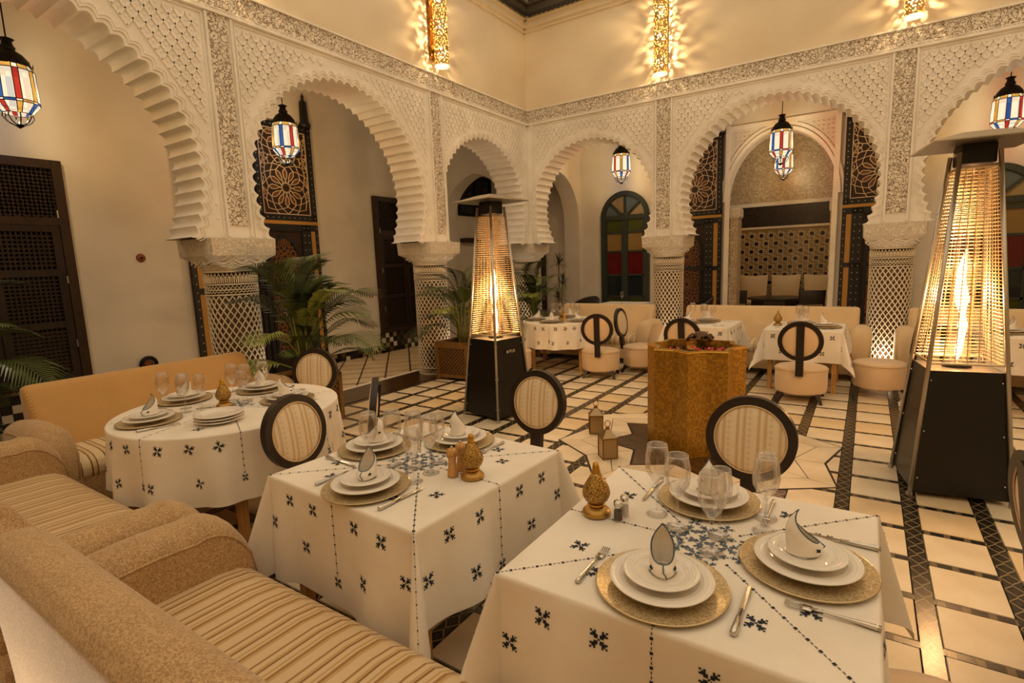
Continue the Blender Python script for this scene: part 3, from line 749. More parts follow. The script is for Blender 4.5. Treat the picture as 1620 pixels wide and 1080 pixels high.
def painted_leaf(parent, w, flip):
    """painted wooden leaf in local coordinates: hinge post at u=0, meeting stile at u=w; z up, faces -y"""
    s = -1 if flip else 1
    P = lambda u, z, d: (s * u, -0.05 - d, z)
    N = (0, -1, 0)
    lf = empty('door_leaf'); lf.parent = parent
    zs = 2.24; H = 3.70
    def bx(u0, u1, z0, z1, d0, d1, name, mat, par=lf):
        a, b = sorted((s * u0, s * u1)); return MB().box(a, b, -0.05 - d1, -0.05 - d0, z0, z1).build(name, mat, par)
    bx(0, w, 0.05, H, -0.05, 0.0, 'leaf_board', 'lattice_ground')
    fr = MB()
    for u0, u1, z0, z1 in ((0, 0.085, zs + 0.05, H), (w - 0.085, w, zs + 0.05, H), (0, w, zs + 0.05, zs + 0.14), (0, w, H - 0.09, H), (0, 0.06, 0.05, zs), (0.135, 0.30, 0.05, zs), (w - 0.06, w, 0.05, zs), (0.06, w, 0.05, 0.16), (0.06, w, 1.28, 1.36), (0.06, w, zs - 0.10, zs)):
        a, b = sorted((s * u0, s * u1)); fr.box(a, b, -0.075, -0.05, z0, z1)
    fr.build('leaf_frame', 'paint_navy', lf)
    bx(0.06, 0.135, 0.16, 1.28, 0.0, 0.02, 'yellow_panel', 'paint_yellow'); bx(0.06, 0.135, 1.36, zs - 0.10, 0.0, 0.02, 'yellow_panel', 'paint_yellow')
    bx(0, w, zs, zs + 0.05, -0.02, 0.03, 'rail', 'paint_yellow'); bx(-0.02, w + 0.02, 0.0, 0.05, -0.05, 0.04, 'bottom_rail', 'planter_wood')
    D = MB()
    def dots(u0, z0, u1, z1, st):
        n = max(1, round(math.hypot(u1 - u0, z1 - z0) / st))
        for i in range(n + 1):
            u, z = u0 + (u1 - u0) * i / n, z0 + (z1 - z0) * i / n; r = 0.009
            D.add([P(u - r, z, 0.0275), P(u, z - r, 0.0275), P(u + r, z, 0.0275), P(u, z + r, 0.0275)], [(0, 1, 2, 3)])
    dots(0.042, zs + 0.1, 0.042, H - 0.05, 0.085); dots(w - 0.042, zs + 0.1, w - 0.042, H - 0.05, 0.085); dots(0.042, zs + 0.095, w - 0.042, zs + 0.095, 0.085); dots(0.042, H - 0.045, w - 0.042, H - 0.045, 0.085)
    for u in (0.03, 0.18, 0.255): dots(u, 0.2, u, zs - 0.05, 0.11)
    tag(D.build('painted_dots', 'paint_dot', lf), kind='stuff')
    m, g = MB(), MB()
    u0, u1, z0, z1 = 0.10, w - 0.10, zs + 0.15, H - 0.10; cu = (u0 + u1) / 2; R = (u1 - u0) / 2
    strapwork(m, g, lambda x, z, d: P(cu + x, z0 + z, d), N, u1 - u0, z1 - z0, R, lambda x, z: abs(x) <= R and 0 <= z <= z1 - z0)
    for a, b, c_, d_ in ((u0, z0, u1, z0), (u0, z0, u0, z1), (u1, z0, u1, z1), (u0, z1, u1, z1)): m.bar(P(a, b, 0), P(c_, d_, 0), 0.012, 0.012, N)
    m.build('strapwork', 'lattice_pale', lf); g.build('strapwork_ground', 'lattice_petal', lf)
    # lower arched panel
    m, g = MB(), MB(); u0, u1 = 0.36, w - 0.10; cu = (u0 + u1) / 2; hw = (u1 - u0) / 2; z0, zt = 0.24, 2.06
    ins = lambda x, z: abs(x) <= hw and 0 <= z <= (zt - z0) and (z < 1.36 or (x / hw) ** 2 + ((z - 1.36) / (zt - z0 - 1.36)) ** 2 < 1)
    strapwork(m, g, lambda x, z, d: P(cu + x, z0 + z, d), N, 2 * hw, zt - z0, hw * 1.02, ins, 0.010, 0.009)
    outl = [(cu - hw, z0), (cu + hw, z0), (cu + hw, z0 + 1.36)] + [(cu + hw * math.cos(PI * k / 12), z0 + 1.36 + (zt - z0 - 1.36) * math.sin(PI * k / 12)) for k in range(13)] + [(cu - hw, z0)]
    rim = MB()
    for a, b in zip(outl[:-1], outl[1:]): rim.bar(P(*a, 0), P(*b, 0), 0.045, 0.022, N)
    rim.build('arch_frame', 'paint_navy', lf)
    m.build('strapwork', 'lattice_orange', lf); g.build('strapwork_ground', 'door_wood_light', lf)
    # pivot post with finial
    MB().lathe([(0.05, 3.70), (0.085, 3.70), (0.09, 3.76), (0.065, 3.80), (0.055, 4.08), (0.03, 4.10), (0.018, 4.13), (0.025, 4.16), (0.0, 4.21)], 12, (s * 0.05, -0.03, 0)).build('pivot_post', ['paint_navy'], lf, True)
    return lf
dr = struct(empty('door_3', (XG + 0.01, 4.505, 0), PI / 2))       # closed double door of the left gallery
L1 = painted_leaf(dr, 0.97, False); L1.location = (-0.985, 0, 0)
L2 = painted_leaf(dr, 0.97, True); L2.location = (0.985, 0, 0)
dr2 = struct(empty('door_4', (-1.35, YG - 0.01, 0)))              # open leaves beside the salon doorway
L3 = copy_tree(L2, dr2); L3.location = (-0.93, 0, 0)
L4 = copy_tree(L1, dr2); L4.location = (0.95, 0, 0)

# arched door with coloured glass (rear gallery)
def glass_door(name, cx, hw, zs, zt):
    d = struct(empty(name, (cx, YG - 0.005, 0)))
    arch = lambda k, n, r: (r * math.cos(PI * k / n), zs + (zt - zs) * r / hw * math.sin(PI * k / n))
    f = MB(); n = 24
    def band(r0, r1, d0):
        for k in range(n):
            a, b, c_, e = arch(k, n, r0), arch(k + 1, n, r0), arch(k + 1, n, r1), arch(k, n, r1)
            f.add([(x, -d0, z) for x, z in (a, b, c_, e)] + [(x, 0, z) for x, z in (a, b, c_, e)], [(0, 1, 2, 3), (1, 0, 4, 5), (3, 2, 6, 7)])
    band(hw - 0.09, hw, 0.07)
    f.box(-hw, -hw + 0.09, -0.07, 0, 0, zs); f.box(hw - 0.09, hw, -0.07, 0, 0, zs); f.box(-hw, hw, -0.065, 0, zs - 0.045, zs + 0.045)
    f.build('door_frame', 'frame_green', d)
    mu = MB(); mu.box(-0.065, 0.065, -0.06, 0, 0, zs)
    for x0, x1 in ((-hw + 0.09, -hw + 0.13), (hw - 0.13, hw - 0.09)): mu.box(x0, x1, -0.05, 0, 0, zs)
    zr = [0.62, 0.78, 1.22, 1.70, 2.08, zs - 0.045]
    for z in zr[:-1]: mu.box(-hw + 0.1, hw - 0.1, -0.05, 0, z - 0.018, z + 0.018)
    mu.lathe([(0.11, -0.06), (0.11, 0.0)], 16, (0, 0, 0)) if False else None
    for k in (0.95, 2, 3.05):
        a = PI * k / 4; mu.bar((0.08 * math.cos(a), -0.02, zs + 0.08 * math.sin(a)), ((hw - 0.06) * math.cos(a), -0.02, zs + (zt - zs) * (hw - 0.06) / hw * math.sin(a)), 0.035, 0.04, (0, -1, 0))
    mu.build('glazing_bars', 'frame_green', d)
    MB().box(-hw, hw, -0.055, 0, 0, 0.6).build('lower_panel', 'frame_green', d)
    cols_ = {0: 'glass_green', 1: 'glass_dark', 2: 'glass_red', 3: 'glass_amber', 4: 'glass_green'}
    for s in (-1, 1):
        for k in range(5):
            a, b = sorted((s * 0.065, s * (hw - 0.13)))
            MB().box(a, b, -0.03, -0.01, zr[k], zr[k + 1]).build('pane', cols_[k], d)
    for k in range(4):
        pts = [(0, zs)] + [arch(k * 6 + j, n, hw - 0.08) for j in range(7)]
        MB().add([(x, -0.02, z) for x, z in pts], [tuple(range(len(pts)))]).build('pane', ['glass_sand', 'glass_blue', 'glass_sand', 'glass_blue'][k], d)
    kn = MB(); kn.lathe([(0.0, 0.02), (0.08, 0.02), (0.095, -0.01), (0.08, -0.04), (0.0, -0.045)], 16); kn.v = [(x, -0.02 + z, zs + y) for x, y, z in kn.v]
    kn.build('fanlight_boss', 'frame_green', d, True)
    return d
glass_door('door_5', -4.155, 0.51, 2.38, 2.90); glass_door('door_6', 1.46, 0.52, 2.2, 2.72)
# dark arched door in the corner bay, dark window and wooden bracket on the left wall there
d = struct(empty('door_7', (-6.56, YG - 0.005, 0)))
outl = [(0.5, 0.0)] + [(0.5 * math.cos(PI * k / 16), 2.1 + 0.5 * math.sin(PI * k / 16)) for k in range(17)] + [(-0.5, 0.0)]
mm = MB(); nn = len(outl); mm.add([(x, -0.04, z) for x, z in outl] + [(x, 0, z) for x, z in outl], [tuple(range(nn))] + [(i, (i + 1) % nn, nn + (i + 1) % nn, nn + i) for i in range(nn)]); mm.build('door_leaf', 'door_wood_light', d)
mm = MB(); [mm.tube([(a[0], -0.04, a[1]), (b[0], -0.04, b[1])], 0.045, 6) for a, b in zip(outl[:-1], outl[1:])]; mm.build('door_frame', 'door_wood', d)
wn = struct(empty('window_1', (XG, 9.71, 2.63)))
MB().box(0, 0.02, -0.56, 0.56, 0, 0.80).build('pane', 'glass_dark', wn)
mm = MB()
for y0, y1, z0, z1 in ((-0.60, -0.54, -0.04, 0.84), (0.54, 0.60, -0.04, 0.84), (-0.54, 0.54, -0.04, 0.02), (-0.54, 0.54, 0.78, 0.84), (-0.03, 0.03, 0.02, 0.78)): mm.box(0.0, 0.05, y0, y1, z0, z1)
mm.build('window_frame', 'void_dark', wn)
mm = MB()
for k in range(8):
    a = k * PI / 4; mm.bar((0.022, 0.0, 0.4), (0.022, 0.5 * math.cos(a), 0.4 + 0.38 * math.sin(a)), 0.02, 0.012, (1, 0, 0))
    mm.bar((0.022, 0.3 * math.cos(a), 0.4 + 0.24 * math.sin(a)), (0.022, 0.3 * math.cos(a + PI / 4), 0.4 + 0.24 * math.sin(a + PI / 4)), 0.02, 0.012, (1, 0, 0))
mm.build('window_grille', 'door_wood', wn)
tag(MB().rbox(XG, XG + 0.22, 9.14, 9.62, 2.02, 2.11, 0.01, 1).build('wall_bracket', 'door_wood_light'), 'dark wooden bracket shelf under the small grille window', 'shelf')
so = empty('wall_socket', (XG, 2.98, 1.767), 0, 'small round brown wall fitting on the bare plaster beside the lattice door', 'wall fitting')
mm = MB().lathe([(0.0, 0.02), (0.038, 0.02), (0.05, 0.008), (0.052, 0.0)], 20); mm.v = [(z, x, y) for x, y, z in mm.v]; mm.build('cover', 'socket', so, True)
mm = MB().lathe([(0.0, 0.026), (0.014, 0.026), (0.014, 0.0)], 12); mm.v = [(z, x, y) for x, y, z in mm.v]; mm.build('centre', 'void_dark', so, True)
rg = empty('wall_lamp_ring', (XG, 2.90, 0.47), 0, 'small black ring fitting low on the plaster wall behind the gold sofa', 'wall fitting')
MB().tube([(0.03, 0.085 * math.cos(t), 0.085 * math.sin(t)) for t in [2 * PI * k / 24 for k in range(24)]], 0.022, 8, closed=True).build('ring', 'iron', rg, True)
mm = MB().lathe([(0.0, 0.03), (0.05, 0.03), (0.05, 0.0)], 16); mm.v = [(z, x, y) for x, y, z in mm.v]; mm.build('boss', 'socket', rg, True)

# ------------------------------------------------------------------ salon behind the rear gallery
sal = struct(empty('wall_salon'))
SY, SX0, SX1 = 13.4, -3.3, 0.75
MB().box(SX0, SX1, SY, SY + 0.2, 2.62, ZCEIL).build('salon_wall', 'mosaic_plaster', sal)
MB().box(SX0, SX1, SY - 0.02, SY + 0.2, 2.13, 2.62).build('dark_tile_band', 'zellige_dark', sal)
MB().box(SX0, SX1, SY - 0.04, SY, 2.60, 2.68).build('cornice', 'plaster', sal); MB().box(SX0, SX1, SY - 0.03, SY, 2.10, 2.15).build('tile_border', 'column_lattice', sal)
MB().box(SX0, SX1, SY - 0.01, SY + 0.2, 0, 2.12).build('dado', 'tile_tan', sal)
MB().box(SX0 - 0.2, SX0, YG + 0.28, SY + 0.2, 0, ZCEIL).build('salon_side_wall', 'plaster_gallery', sal); MB().box(SX1, SX1 + 0.2, YG + 0.28, SY + 0.2, 0, ZCEIL).build('salon_side_wall', 'plaster_gallery', sal)
MB().box(SX0, SX1, YG + 0.001, SY, -0.012, 0.0).build('marble_slab', 'marble_warm', floor)
lin, dot = MB(), MB(); st = 0.20
for i in range(-2, 22):
    for j in range(0, 9):
        x = SX0 + (i + 0.5 * (j % 2)) * st + 0.05; z = 0.55 + j * 0.175
        if not (SX0 + 0.05 < x < SX1 - 0.05): continue
        dot.add([(x + 0.042 * math.cos(PI * k / 4 + PI / 8), SY - 0.019, z + 0.042 * math.sin(PI * k / 4 + PI / 8)) for k in range(8)], [tuple(range(8))])
        o8 = [(x + 0.056 * math.cos(PI * k / 4 + PI / 8), SY - 0.011, z + 0.056 * math.sin(PI * k / 4 + PI / 8)) for k in range(8)]
        for k in range(8): lin.bar(o8[k], o8[(k + 1) % 8], 0.008, 0.006, (0, -1, 0))
        for a in range(4):                                # interlocking key lines between the medallions
            ca, sa = math.cos(a * PI / 2), math.sin(a * PI / 2)
            kp = [(0.056, 0.0), (0.085, 0.0), (0.085, 0.05), (0.045, 0.05), (0.045, 0.085)]
            for (a0, b0), (a1, b1) in zip(kp[:-1], kp[1:]):
                lin.bar((x + a0 * ca - b0 * sa, SY - 0.011, z + a0 * sa + b0 * ca), (x + a1 * ca - b1 * sa, SY - 0.011, z + a1 * sa + b1 * ca), 0.008, 0.005, (0, -1, 0))
tag(lin.build('key_pattern', 'column_lattice', sal), kind='stuff'); tag(dot.build('dark_medallions', 'tile_black', sal), kind='stuff')
# carved frame around the salon doorway and its inner arch
fr = MB()
for x0, x1 in ((-2.24, -2.16), (-0.55, -0.47)): fr.box(x0, x1, YG - 0.05, YG, 0, 3.82)
fr.box(-2.16, -0.55, YG - 0.05, YG, 3.72, 3.80); fr.build('doorway_frame', 'plaster', sal)
fr = MB()
for k in range(28):
    a, b = PI * k / 28, PI * (k + 1) / 28
    for r0, dd in ((0.888, 0.058), (0.945, 0.036)):
        fr.bar((-1.35 + r0 * math.cos(a), YG, 2.5 + 1.15 * r0 / 0.885 * 1.0 * math.sin(a)), (-1.35 + r0 * math.cos(b), YG, 2.5 + 1.15 * r0 / 0.885 * math.sin(b)), 0.05, dd, (0, -1, 0))
fr.build('arch_moulding', 'plaster', sal)
for x0, x1 in ((-2.12, -1.75), (-0.93, -0.56)):
    sp = MB()
    for i in range(5):
        for j in range(5):
            u, z = x0 + 0.04 + i * 0.07, 3.38 + j * 0.07
            if ((u + 1.35) / 0.90) ** 2 + ((z - 2.5) / 1.26) ** 2 > 1: sp.bar((u, YG, z), (u + 0.035, YG, z + 0.035), 0.014, 0.012, (0, -1, 0)); sp.bar((u + 0.035, YG, z), (u, YG, z + 0.035), 0.014, 0.012, (0, -1, 0))
    sp.build('spandrel_relief', 'plaster', sal)
for x0, x1 in ((-2.20, -2.06), (-0.585, -0.49)):
    MB().box(x0, x1, YG + 0.28, YG + 0.62, 0, 2.25).build('jamb_tiles', 'mosaic_plaster', sal); MB().rbox(x0 - 0.02, x1 + 0.03, YG + 0.26, YG + 0.64, 2.22, 2.42, 0.04, 2).build('jamb_capital', 'carved_plaster_soft', sal)

# ------------------------------------------------------------------ lamps
WARM = (1.0, 0.80, 0.54)
def make_lantern():
    """hanging lantern of coloured glass; origin at the lowest tip"""
    o = empty('hanging_lantern')
    n = 8; R = 0.165; ZB, ZM, ZT = 0.13, 0.23, 0.49
    ang = lambda k, s: 2 * PI * k / n + s
    half = PI / n; nar = 0.34 * half
    P = lambda r, a, z: (r * math.cos(a), r * math.sin(a), z)
    colr = ['pane_blue', 'pane_red', 'pane_amber', 'pane_blue', 'pane_amber', 'pane_blue', 'pane_red', 'pane_amber']
    fr = MB()
    for k in range(n):
        a = ang(k, 0)
        for (a0, a1, mt) in ((a - half + nar, a + half - nar, 'pane_white'), (a + half - nar, a + half + nar, colr[k])):
            MB().add([P(R, a0, ZM), P(R, a1, ZM), P(R * 0.97, a1, ZT), P(R * 0.97, a0, ZT)], [(0, 1, 2, 3)]).build('pane', mt, o)
            MB().add([P(R * 0.97, a0, ZT), P(R * 0.97, a1, ZT), P(R * 0.84, a1, ZT + 0.045), P(R * 0.84, a0, ZT + 0.045)], [(0, 1, 2, 3)]).build('pane', 'pane_amber' if mt == 'pane_white' else 'pane_white', o)
            lo = 'pane_white' if mt == 'pane_white' else colr[(k + 1) % n]
            MB().add([P(R * 0.62, a0, ZB), P(R * 0.62, a1, ZB), P(R, a1, ZM - 0.02), P(R, a0, ZM - 0.02)], [(0, 1, 2, 3)]).build('pane', lo, o)
            MB().add([P(R, a0, ZM - 0.02), P(R, a1, ZM - 0.02), P(R, a1, ZM), P(R, a0, ZM)], [(0, 1, 2, 3)]).build('pane', colr[(k + 2) % n] if mt == 'pane_white' else 'pane_white', o)
            for aa in (a0,):
                fr.tube([P(R * 0.62, aa, ZB), P(R * 1.005, aa, ZM - 0.02), P(R * 1.005, aa, ZM), P(R * 0.975, aa, ZT), P(R * 0.84, aa, ZT + 0.045)], 0.0035, 4)
    for r, z in ((R * 0.62, ZB), (R * 1.005, ZM - 0.02), (R * 1.005, ZM), (R * 0.975, ZT), (R * 0.84, ZT + 0.045)):
        fr.tube([P(r, 2 * PI * k / 32, z) for k in range(32)], 0.004, 4, closed=True)
    fr.build('glass_frame', 'iron', o)
    cg = MB()
    for k in range(n):
        a = ang(k, half); cg.tube([P(R * 0.62, a, ZB), P(R * 0.66, a, ZB - 0.03), P(R * 0.5, a, ZB - 0.07), P(R * 0.18, a, ZB - 0.10), P(0.004, a, 0.012)], 0.0055, 4)
    cg.lathe([(0.0, 0.0), (0.008, 0.02), (0.03, 0.04), (0.012, 0.06), (0.0, 0.07)], 8)
    cg.build('bottom_cage', 'iron', o)
    MB().lathe([(R * 0.90, ZT + 0.04), (R * 0.88, ZT + 0.055), (R * 0.78, ZT + 0.10), (R * 0.58, ZT + 0.145), (R * 0.36, ZT + 0.17), (R * 0.30, ZT + 0.18), (R * 0.34, ZT + 0.20), (R * 0.26, ZT + 0.22), (R * 0.22, ZT + 0.25), (R * 0.34, ZT + 0.27), (R * 0.12, ZT + 0.285), (0, ZT + 0.29)], 16).build('dome', 'iron', o, 'auto')
    cr = MB()
    for k in range(16):
        a = 2 * PI * k / 16; cr.add([P(R * 0.93, a - 0.16, ZT + 0.035), P(R * 0.93, a + 0.16, ZT + 0.035), P(R * 0.98, a, ZT + 0.085)], [(0, 1, 2)])
    cr.build('crown_teeth', 'iron', o)
    MB().tube([(0, 0, ZT + 0.28), (0, 0, ZCEIL - 2.905)], 0.006, 6).build('hanging_rod', 'iron', o)
    add_light('lantern_light', 'POINT', (0, 0, 0.33), 44, (1.0, 0.82, 0.58), o, 0.05)
    return o
lan = make_lantern()
for x, y, z, lb in ((-6.43, 1.78, 2.895, 'lit coloured-glass lantern hanging before the plaster wall with the dark lattice door'),
                    (-6.43, 4.47, 2.905, 'lit coloured-glass lantern hanging before the tall closed painted door'),
                    (-3.87, 9.6, 2.905, 'lit coloured-glass lantern hanging before the arched stained-glass door behind the round far table'),
                    (-1.23, 9.6, 2.905, 'lit coloured-glass lantern hanging in the arch before the salon doorway'),
                    (1.40, 9.6, 2.905, 'lit coloured-glass lantern hanging above the heater that stands beside the long aisle'),
                    (-1.50, 12.2, 2.975, 'lit coloured-glass lantern hanging inside the salon with the cushioned bench')):
    place(lan, USED, (x, y, z), 0.2 * x, lb, 'hanging lanterns', 'lantern')

def make_sconce():
    """perforated brass tube lamp on a back plate; mounted on a wall at y=0 facing -y, z=0 is its lower end"""
    o = empty('wall_sconce')
    m = MB(); nn = 32; R = 0.095; H = 1.22
    m.add([(R * math.cos(2 * PI * k / nn), -0.17 + R * math.sin(2 * PI * k / nn), z) for z in (0, H) for k in range(nn)], [(k, (k + 1) % nn, nn + (k + 1) % nn, nn + k) for k in range(nn)])
    m.build('perforated_tube', 'perforated_brass', o, True)
    MB().lathe([(0.0, 0.004), (R - 0.004, 0.004), (R + 0.003, 0.0), (R + 0.003, 0.012)], 32, (0, -0.17, 0)).build('end_disc', 'sconce_end', o, True)
    MB().box(-0.05, 0.05, -0.045, 0.0, 0.12, H - 0.1).build('back_plate', 'brass_dark', o)
    for z in (0.2, 1.0): MB().box(-0.015, 0.015, -0.09, -0.04, z, z + 0.03).build('arm', 'brass_dark', o)
    for z in (0.22, 0.56, 0.90):
        MB().lathe([(0.0, -0.02), (0.014, -0.015), (0.02, 0), (0.014, 0.015), (0.0, 0.02)], 10, (0, -0.17, z)).build('bulb', 'bulb', o, True)
        add_light('sconce_light', 'POINT', (0, -0.17, z), 29, WARM, o, 0.012)
    return o
sc = make_sconce()
for x, y, rz, lb in ((XF, 5.80, PI / 2, 'perforated brass tube sconce above the pilaster between the two left arches'),
                     (XF, 2.87, PI / 2, 'perforated brass tube sconce above the pilaster beside the closed painted door'),
                     (-2.625, YF, 0, 'perforated brass tube sconce above the pilaster left of the salon arch'),
                     (0.29, YF, 0, 'perforated brass tube sconce above the pilaster right of the salon arch')):
    place(sc, USED, (x, y, 4.14), rz, lb, 'tube sconces on the upper walls', 'wall lamp')
for x, y, rz in ((XF, 0.0, PI / 2), (3.12, YF, 0), (4.8, 5.8, -PI / 2), (4.8, 2.0, -PI / 2), (-2.6, -3.0, PI), (0.3, -3.0, PI)):  # unseen sconces added to brighten the arcade walls
    place(sc, USED, (x, y, 4.14), rz, 'added unseen perforated brass tube sconce that brightens the court', 'added unseen tube sconces', 'wall lamp')

def make_uplight():
    o = empty('floor_uplight')
    MB().lathe([(0.0, 0.0), (0.055, 0.0), (0.06, 0.012), (0.06, 0.03), (0.045, 0.034), (0.042, 0.026), (0.0, 0.026)], 20).build('housing', 'steel', o, 'auto')
    MB().lathe([(0.0, 0.0285), (0.041, 0.0285)], 20).build('lens', 'lamp_lens', o)
    add_light('uplight_light', 'SPOT', (0, 0, 0.05), 16, (1.0, 0.86, 0.66), o, 0.03, 2.3, (PI, 0, 0))
    return o
up = make_uplight()
for (x, y, z), dx, dy, lb in ((cols[1], 0.30, 0.20, 'floor uplight at the foot of the tiled column by the gold sofa'), (cols[2], 0.33, 0.06, 'floor uplight at the foot of the tiled column behind the palm planter'),
                    (cols[3], 0.32, -0.32, 'floor uplight at the foot of the corner column'), (cols[4], 0.05, -0.36, 'floor uplight at the foot of the tiled column between the far sofas'),
                    (cols[5], -0.06, -0.36, 'floor uplight at the foot of the tiled column right of the salon arch'), ((-1.80, 0.12, 0), 0, 0, 'floor uplight on the floor behind the tan damask sofa')):
    place(up, USED, (x + dx, y + dy, 0.004), 0, lb, 'floor uplights', 'floor lamp')

# ------------------------------------------------------------------ sofas
def make_sofa(L, back_mat, arm_mat, seat_mat, left_arm=True, right_arm=True, D=0.74):
    """length along x, front towards +y; z=0 floor"""
    o = empty('sofa'); h = L / 2; yr, yf = -D / 2, D / 2
    MB().rbox(-h + 0.02, h - 0.02, yr + 0.04, yf - 0.02, 0.07, 0.30, 0.02, 2).build('base', arm_mat, o, 'auto')
    def seat(u, v):                                        # crowned cushion with a rolled front
        x = -h + 0.10 + u * (L - 0.20); prof = [(yr + 0.14, 0.28), (yr + 0.14, 0.40), (yr + 0.20, 0.415), (0.0, 0.428), (yf - 0.14, 0.425), (yf - 0.06, 0.412), (yf - 0.015, 0.385), (yf, 0.345), (yf - 0.005, 0.30), (yf - 0.03, 0.27)]
        k = v * (len(prof) - 1); i = min(int(k), len(prof) - 2); t = k - i
        y = prof[i][0] + (prof[i+1][0] - prof[i][0]) * t; z = prof[i][1] + (prof[i+1][1] - prof[i][1]) * t
        e = min(u, 1 - u) * (L - 0.2); z -= 0.02 * max(0, 1 - e / 0.05) ** 2 if z > 0.36 else 0
        return (x, y, z)
    MB().grid(seat, 40, 28).build('seat_cushion', seat_mat, o, True)
    prof = [(yr + 0.37, 0.30), (yr + 0.345, 0.42), (yr + 0.29, 0.55), (yr + 0.22, 0.68), (yr + 0.165, 0.78), (yr + 0.142, 0.815), (yr + 0.115, 0.832), (yr + 0.07, 0.838), (yr + 0.03, 0.828), (yr + 0.0, 0.795), (yr + 0.005, 0.70), (yr + 0.02, 0.45), (yr + 0.03, 0.08)]; LB = L - 0.27; hb = LB / 2
    def back(u, v):
        k = v * (len(prof) - 1); i = min(int(k), len(prof) - 2); t = k - i
        y = prof[i][0] + (prof[i+1][0] - prof[i][0]) * t; z = prof[i][1] + (prof[i+1][1] - prof[i][1]) * t
        x = -hb + u * LB; e = min(u, 1 - u) * LB
        if e < 0.05:
            q = math.sqrt(max(0, 1 - (1 - e / 0.05) ** 2)); cy = yr + 0.12 + 0.08 * (0.85 - z)
            y = cy + (y - cy) * (0.55 + 0.45 * q); z = z - 0.03 * (1 - q) * (1 if z > 0.5 else 0)
        return (x, y, z)
    b = MB(); nu, nv = 61, 40
    us = [0, 0.003, 0.008, 0.015, 0.024] ; us = us + [0.024 + (1 - 0.048) * i / 40 for i in range(1, 40)] + [1 - u for u in reversed(us)]
    pts = [[back(u, j / (nv - 1)) for j in range(nv)] for u in us]
    fl = [p for r in pts for p in r]; nU = len(us)
    b.add(fl, [(i * nv + j, (i + 1) * nv + j, (i + 1) * nv + j + 1, i * nv + j + 1) for i in range(nU - 1) for j in range(nv - 1)] + [tuple(range(nv)), tuple((nU - 1) * nv + j for j in range(nv - 1, -1, -1))])
    bk = b.build('backrest', back_mat, o, 'auto')
    for s, on in ((-1, left_arm), (1, right_arm)):
        if not on: continue
        w = 0.105; xc = s * (h - w); m = MB(); ny = 22; na = 13; v = []
        for i in range(ny):
            t = i / (ny - 1); y = yr + 0.10 + t * (yf - 0.02 - yr - 0.10 + 0.045)
            d = (y - (yf - 0.17)) / 0.195
            top = 0.615 + 0.03 * math.sin(PI * min(1, t * 1.1)) if d <= 0 else 0.36 + 0.285 * math.sqrt(max(0.0, 1 - min(1, d) ** 2))
            ww = w * (1.0 if i not in (0, ny - 1) else 0.8)
            ring = [(xc - ww, y, 0.07)] + [(xc - ww * math.cos(PI * k / (na - 1)), y, top - 0.085 + 0.085 * math.sin(PI * k / (na - 1))) for k in range(na)] + [(xc + ww, y, 0.07)]
            v += ring
        k = na + 2
        m.add(v, [(i * k + j, (i + 1) * k + j, (i + 1) * k + j + 1, i * k + j + 1) for i in range(ny - 1) for j in range(k - 1)] + [tuple(range(k)), tuple((ny - 1) * k + j for j in range(k - 1, -1, -1))])
        arm = m.build('arm', arm_mat, o, 'auto')
        for sd in (-1, 1):
            pip = MB(); pts_ = []
            for i in range(2, ny):
                p = v[i * k + (2 if sd < 0 else k - 3)]; pts_.append(p)
            pip.tube(pts_, 0.006, 5); pip.build('piping', arm_mat, arm, True)
    for x in (-h + 0.12, h - 0.12):
        for y in (yr + 0.1, yf - 0.1): MB().lathe([(0.022, 0), (0.03, 0.075)], 10, (x, y, 0)).build('foot', 'dark_wood', o, True)
    return o
def sofa_at(o, x, y, rz, label, group): o.location = (x, y, 0); o.rotation_euler = (0, 0, rz); tag(o, label, 'sofa', group)
sofa_at(make_sofa(2.15, 'fabric_damask', 'fabric_damask', 'fabric_stripe'), -1.12, 0.69, 0, 'tan damask sofa with striped seat beside the square wooden-mill table', 'tan damask sofas beside the tables')
sofa_at(make_sofa(1.95, 'fabric_damask', 'fabric_damask', 'fabric_stripe'), -3.21, 0.685, 0, 'tan damask sofa with striped seat between the other damask sofa and the gold sofa', 'tan damask sofas beside the tables')
sofa_at(make_sofa(1.83, 'fabric_gold', 'fabric_damask', 'fabric_stripe_bold'), -4.47, 1.87, -PI / 2, 'gold sofa with high plain back behind the round table with stacked plates', None)
g = 'sand sofas along the rear arcade'
sofa_at(make_sofa(1.84, 'fabric_sand', 'fabric_sand', 'fabric_stripe_bold'), -3.50, 7.80, PI, 'sand-coloured sofa behind the round table far across the courtyard', g)
sofa_at(make_sofa(2.44, 'fabric_sand', 'fabric_sand', 'fabric_stripe_bold'), -1.14, 7.80, PI, 'long sand-coloured sofa under the salon arch behind two square tables', g)
sofa_at(make_sofa(2.3, 'fabric_sand', 'fabric_sand', 'fabric_stripe_bold'), 1.46, 7.80, PI, 'sand-coloured sofa partly hidden behind the patio heater near the salon arch', g)

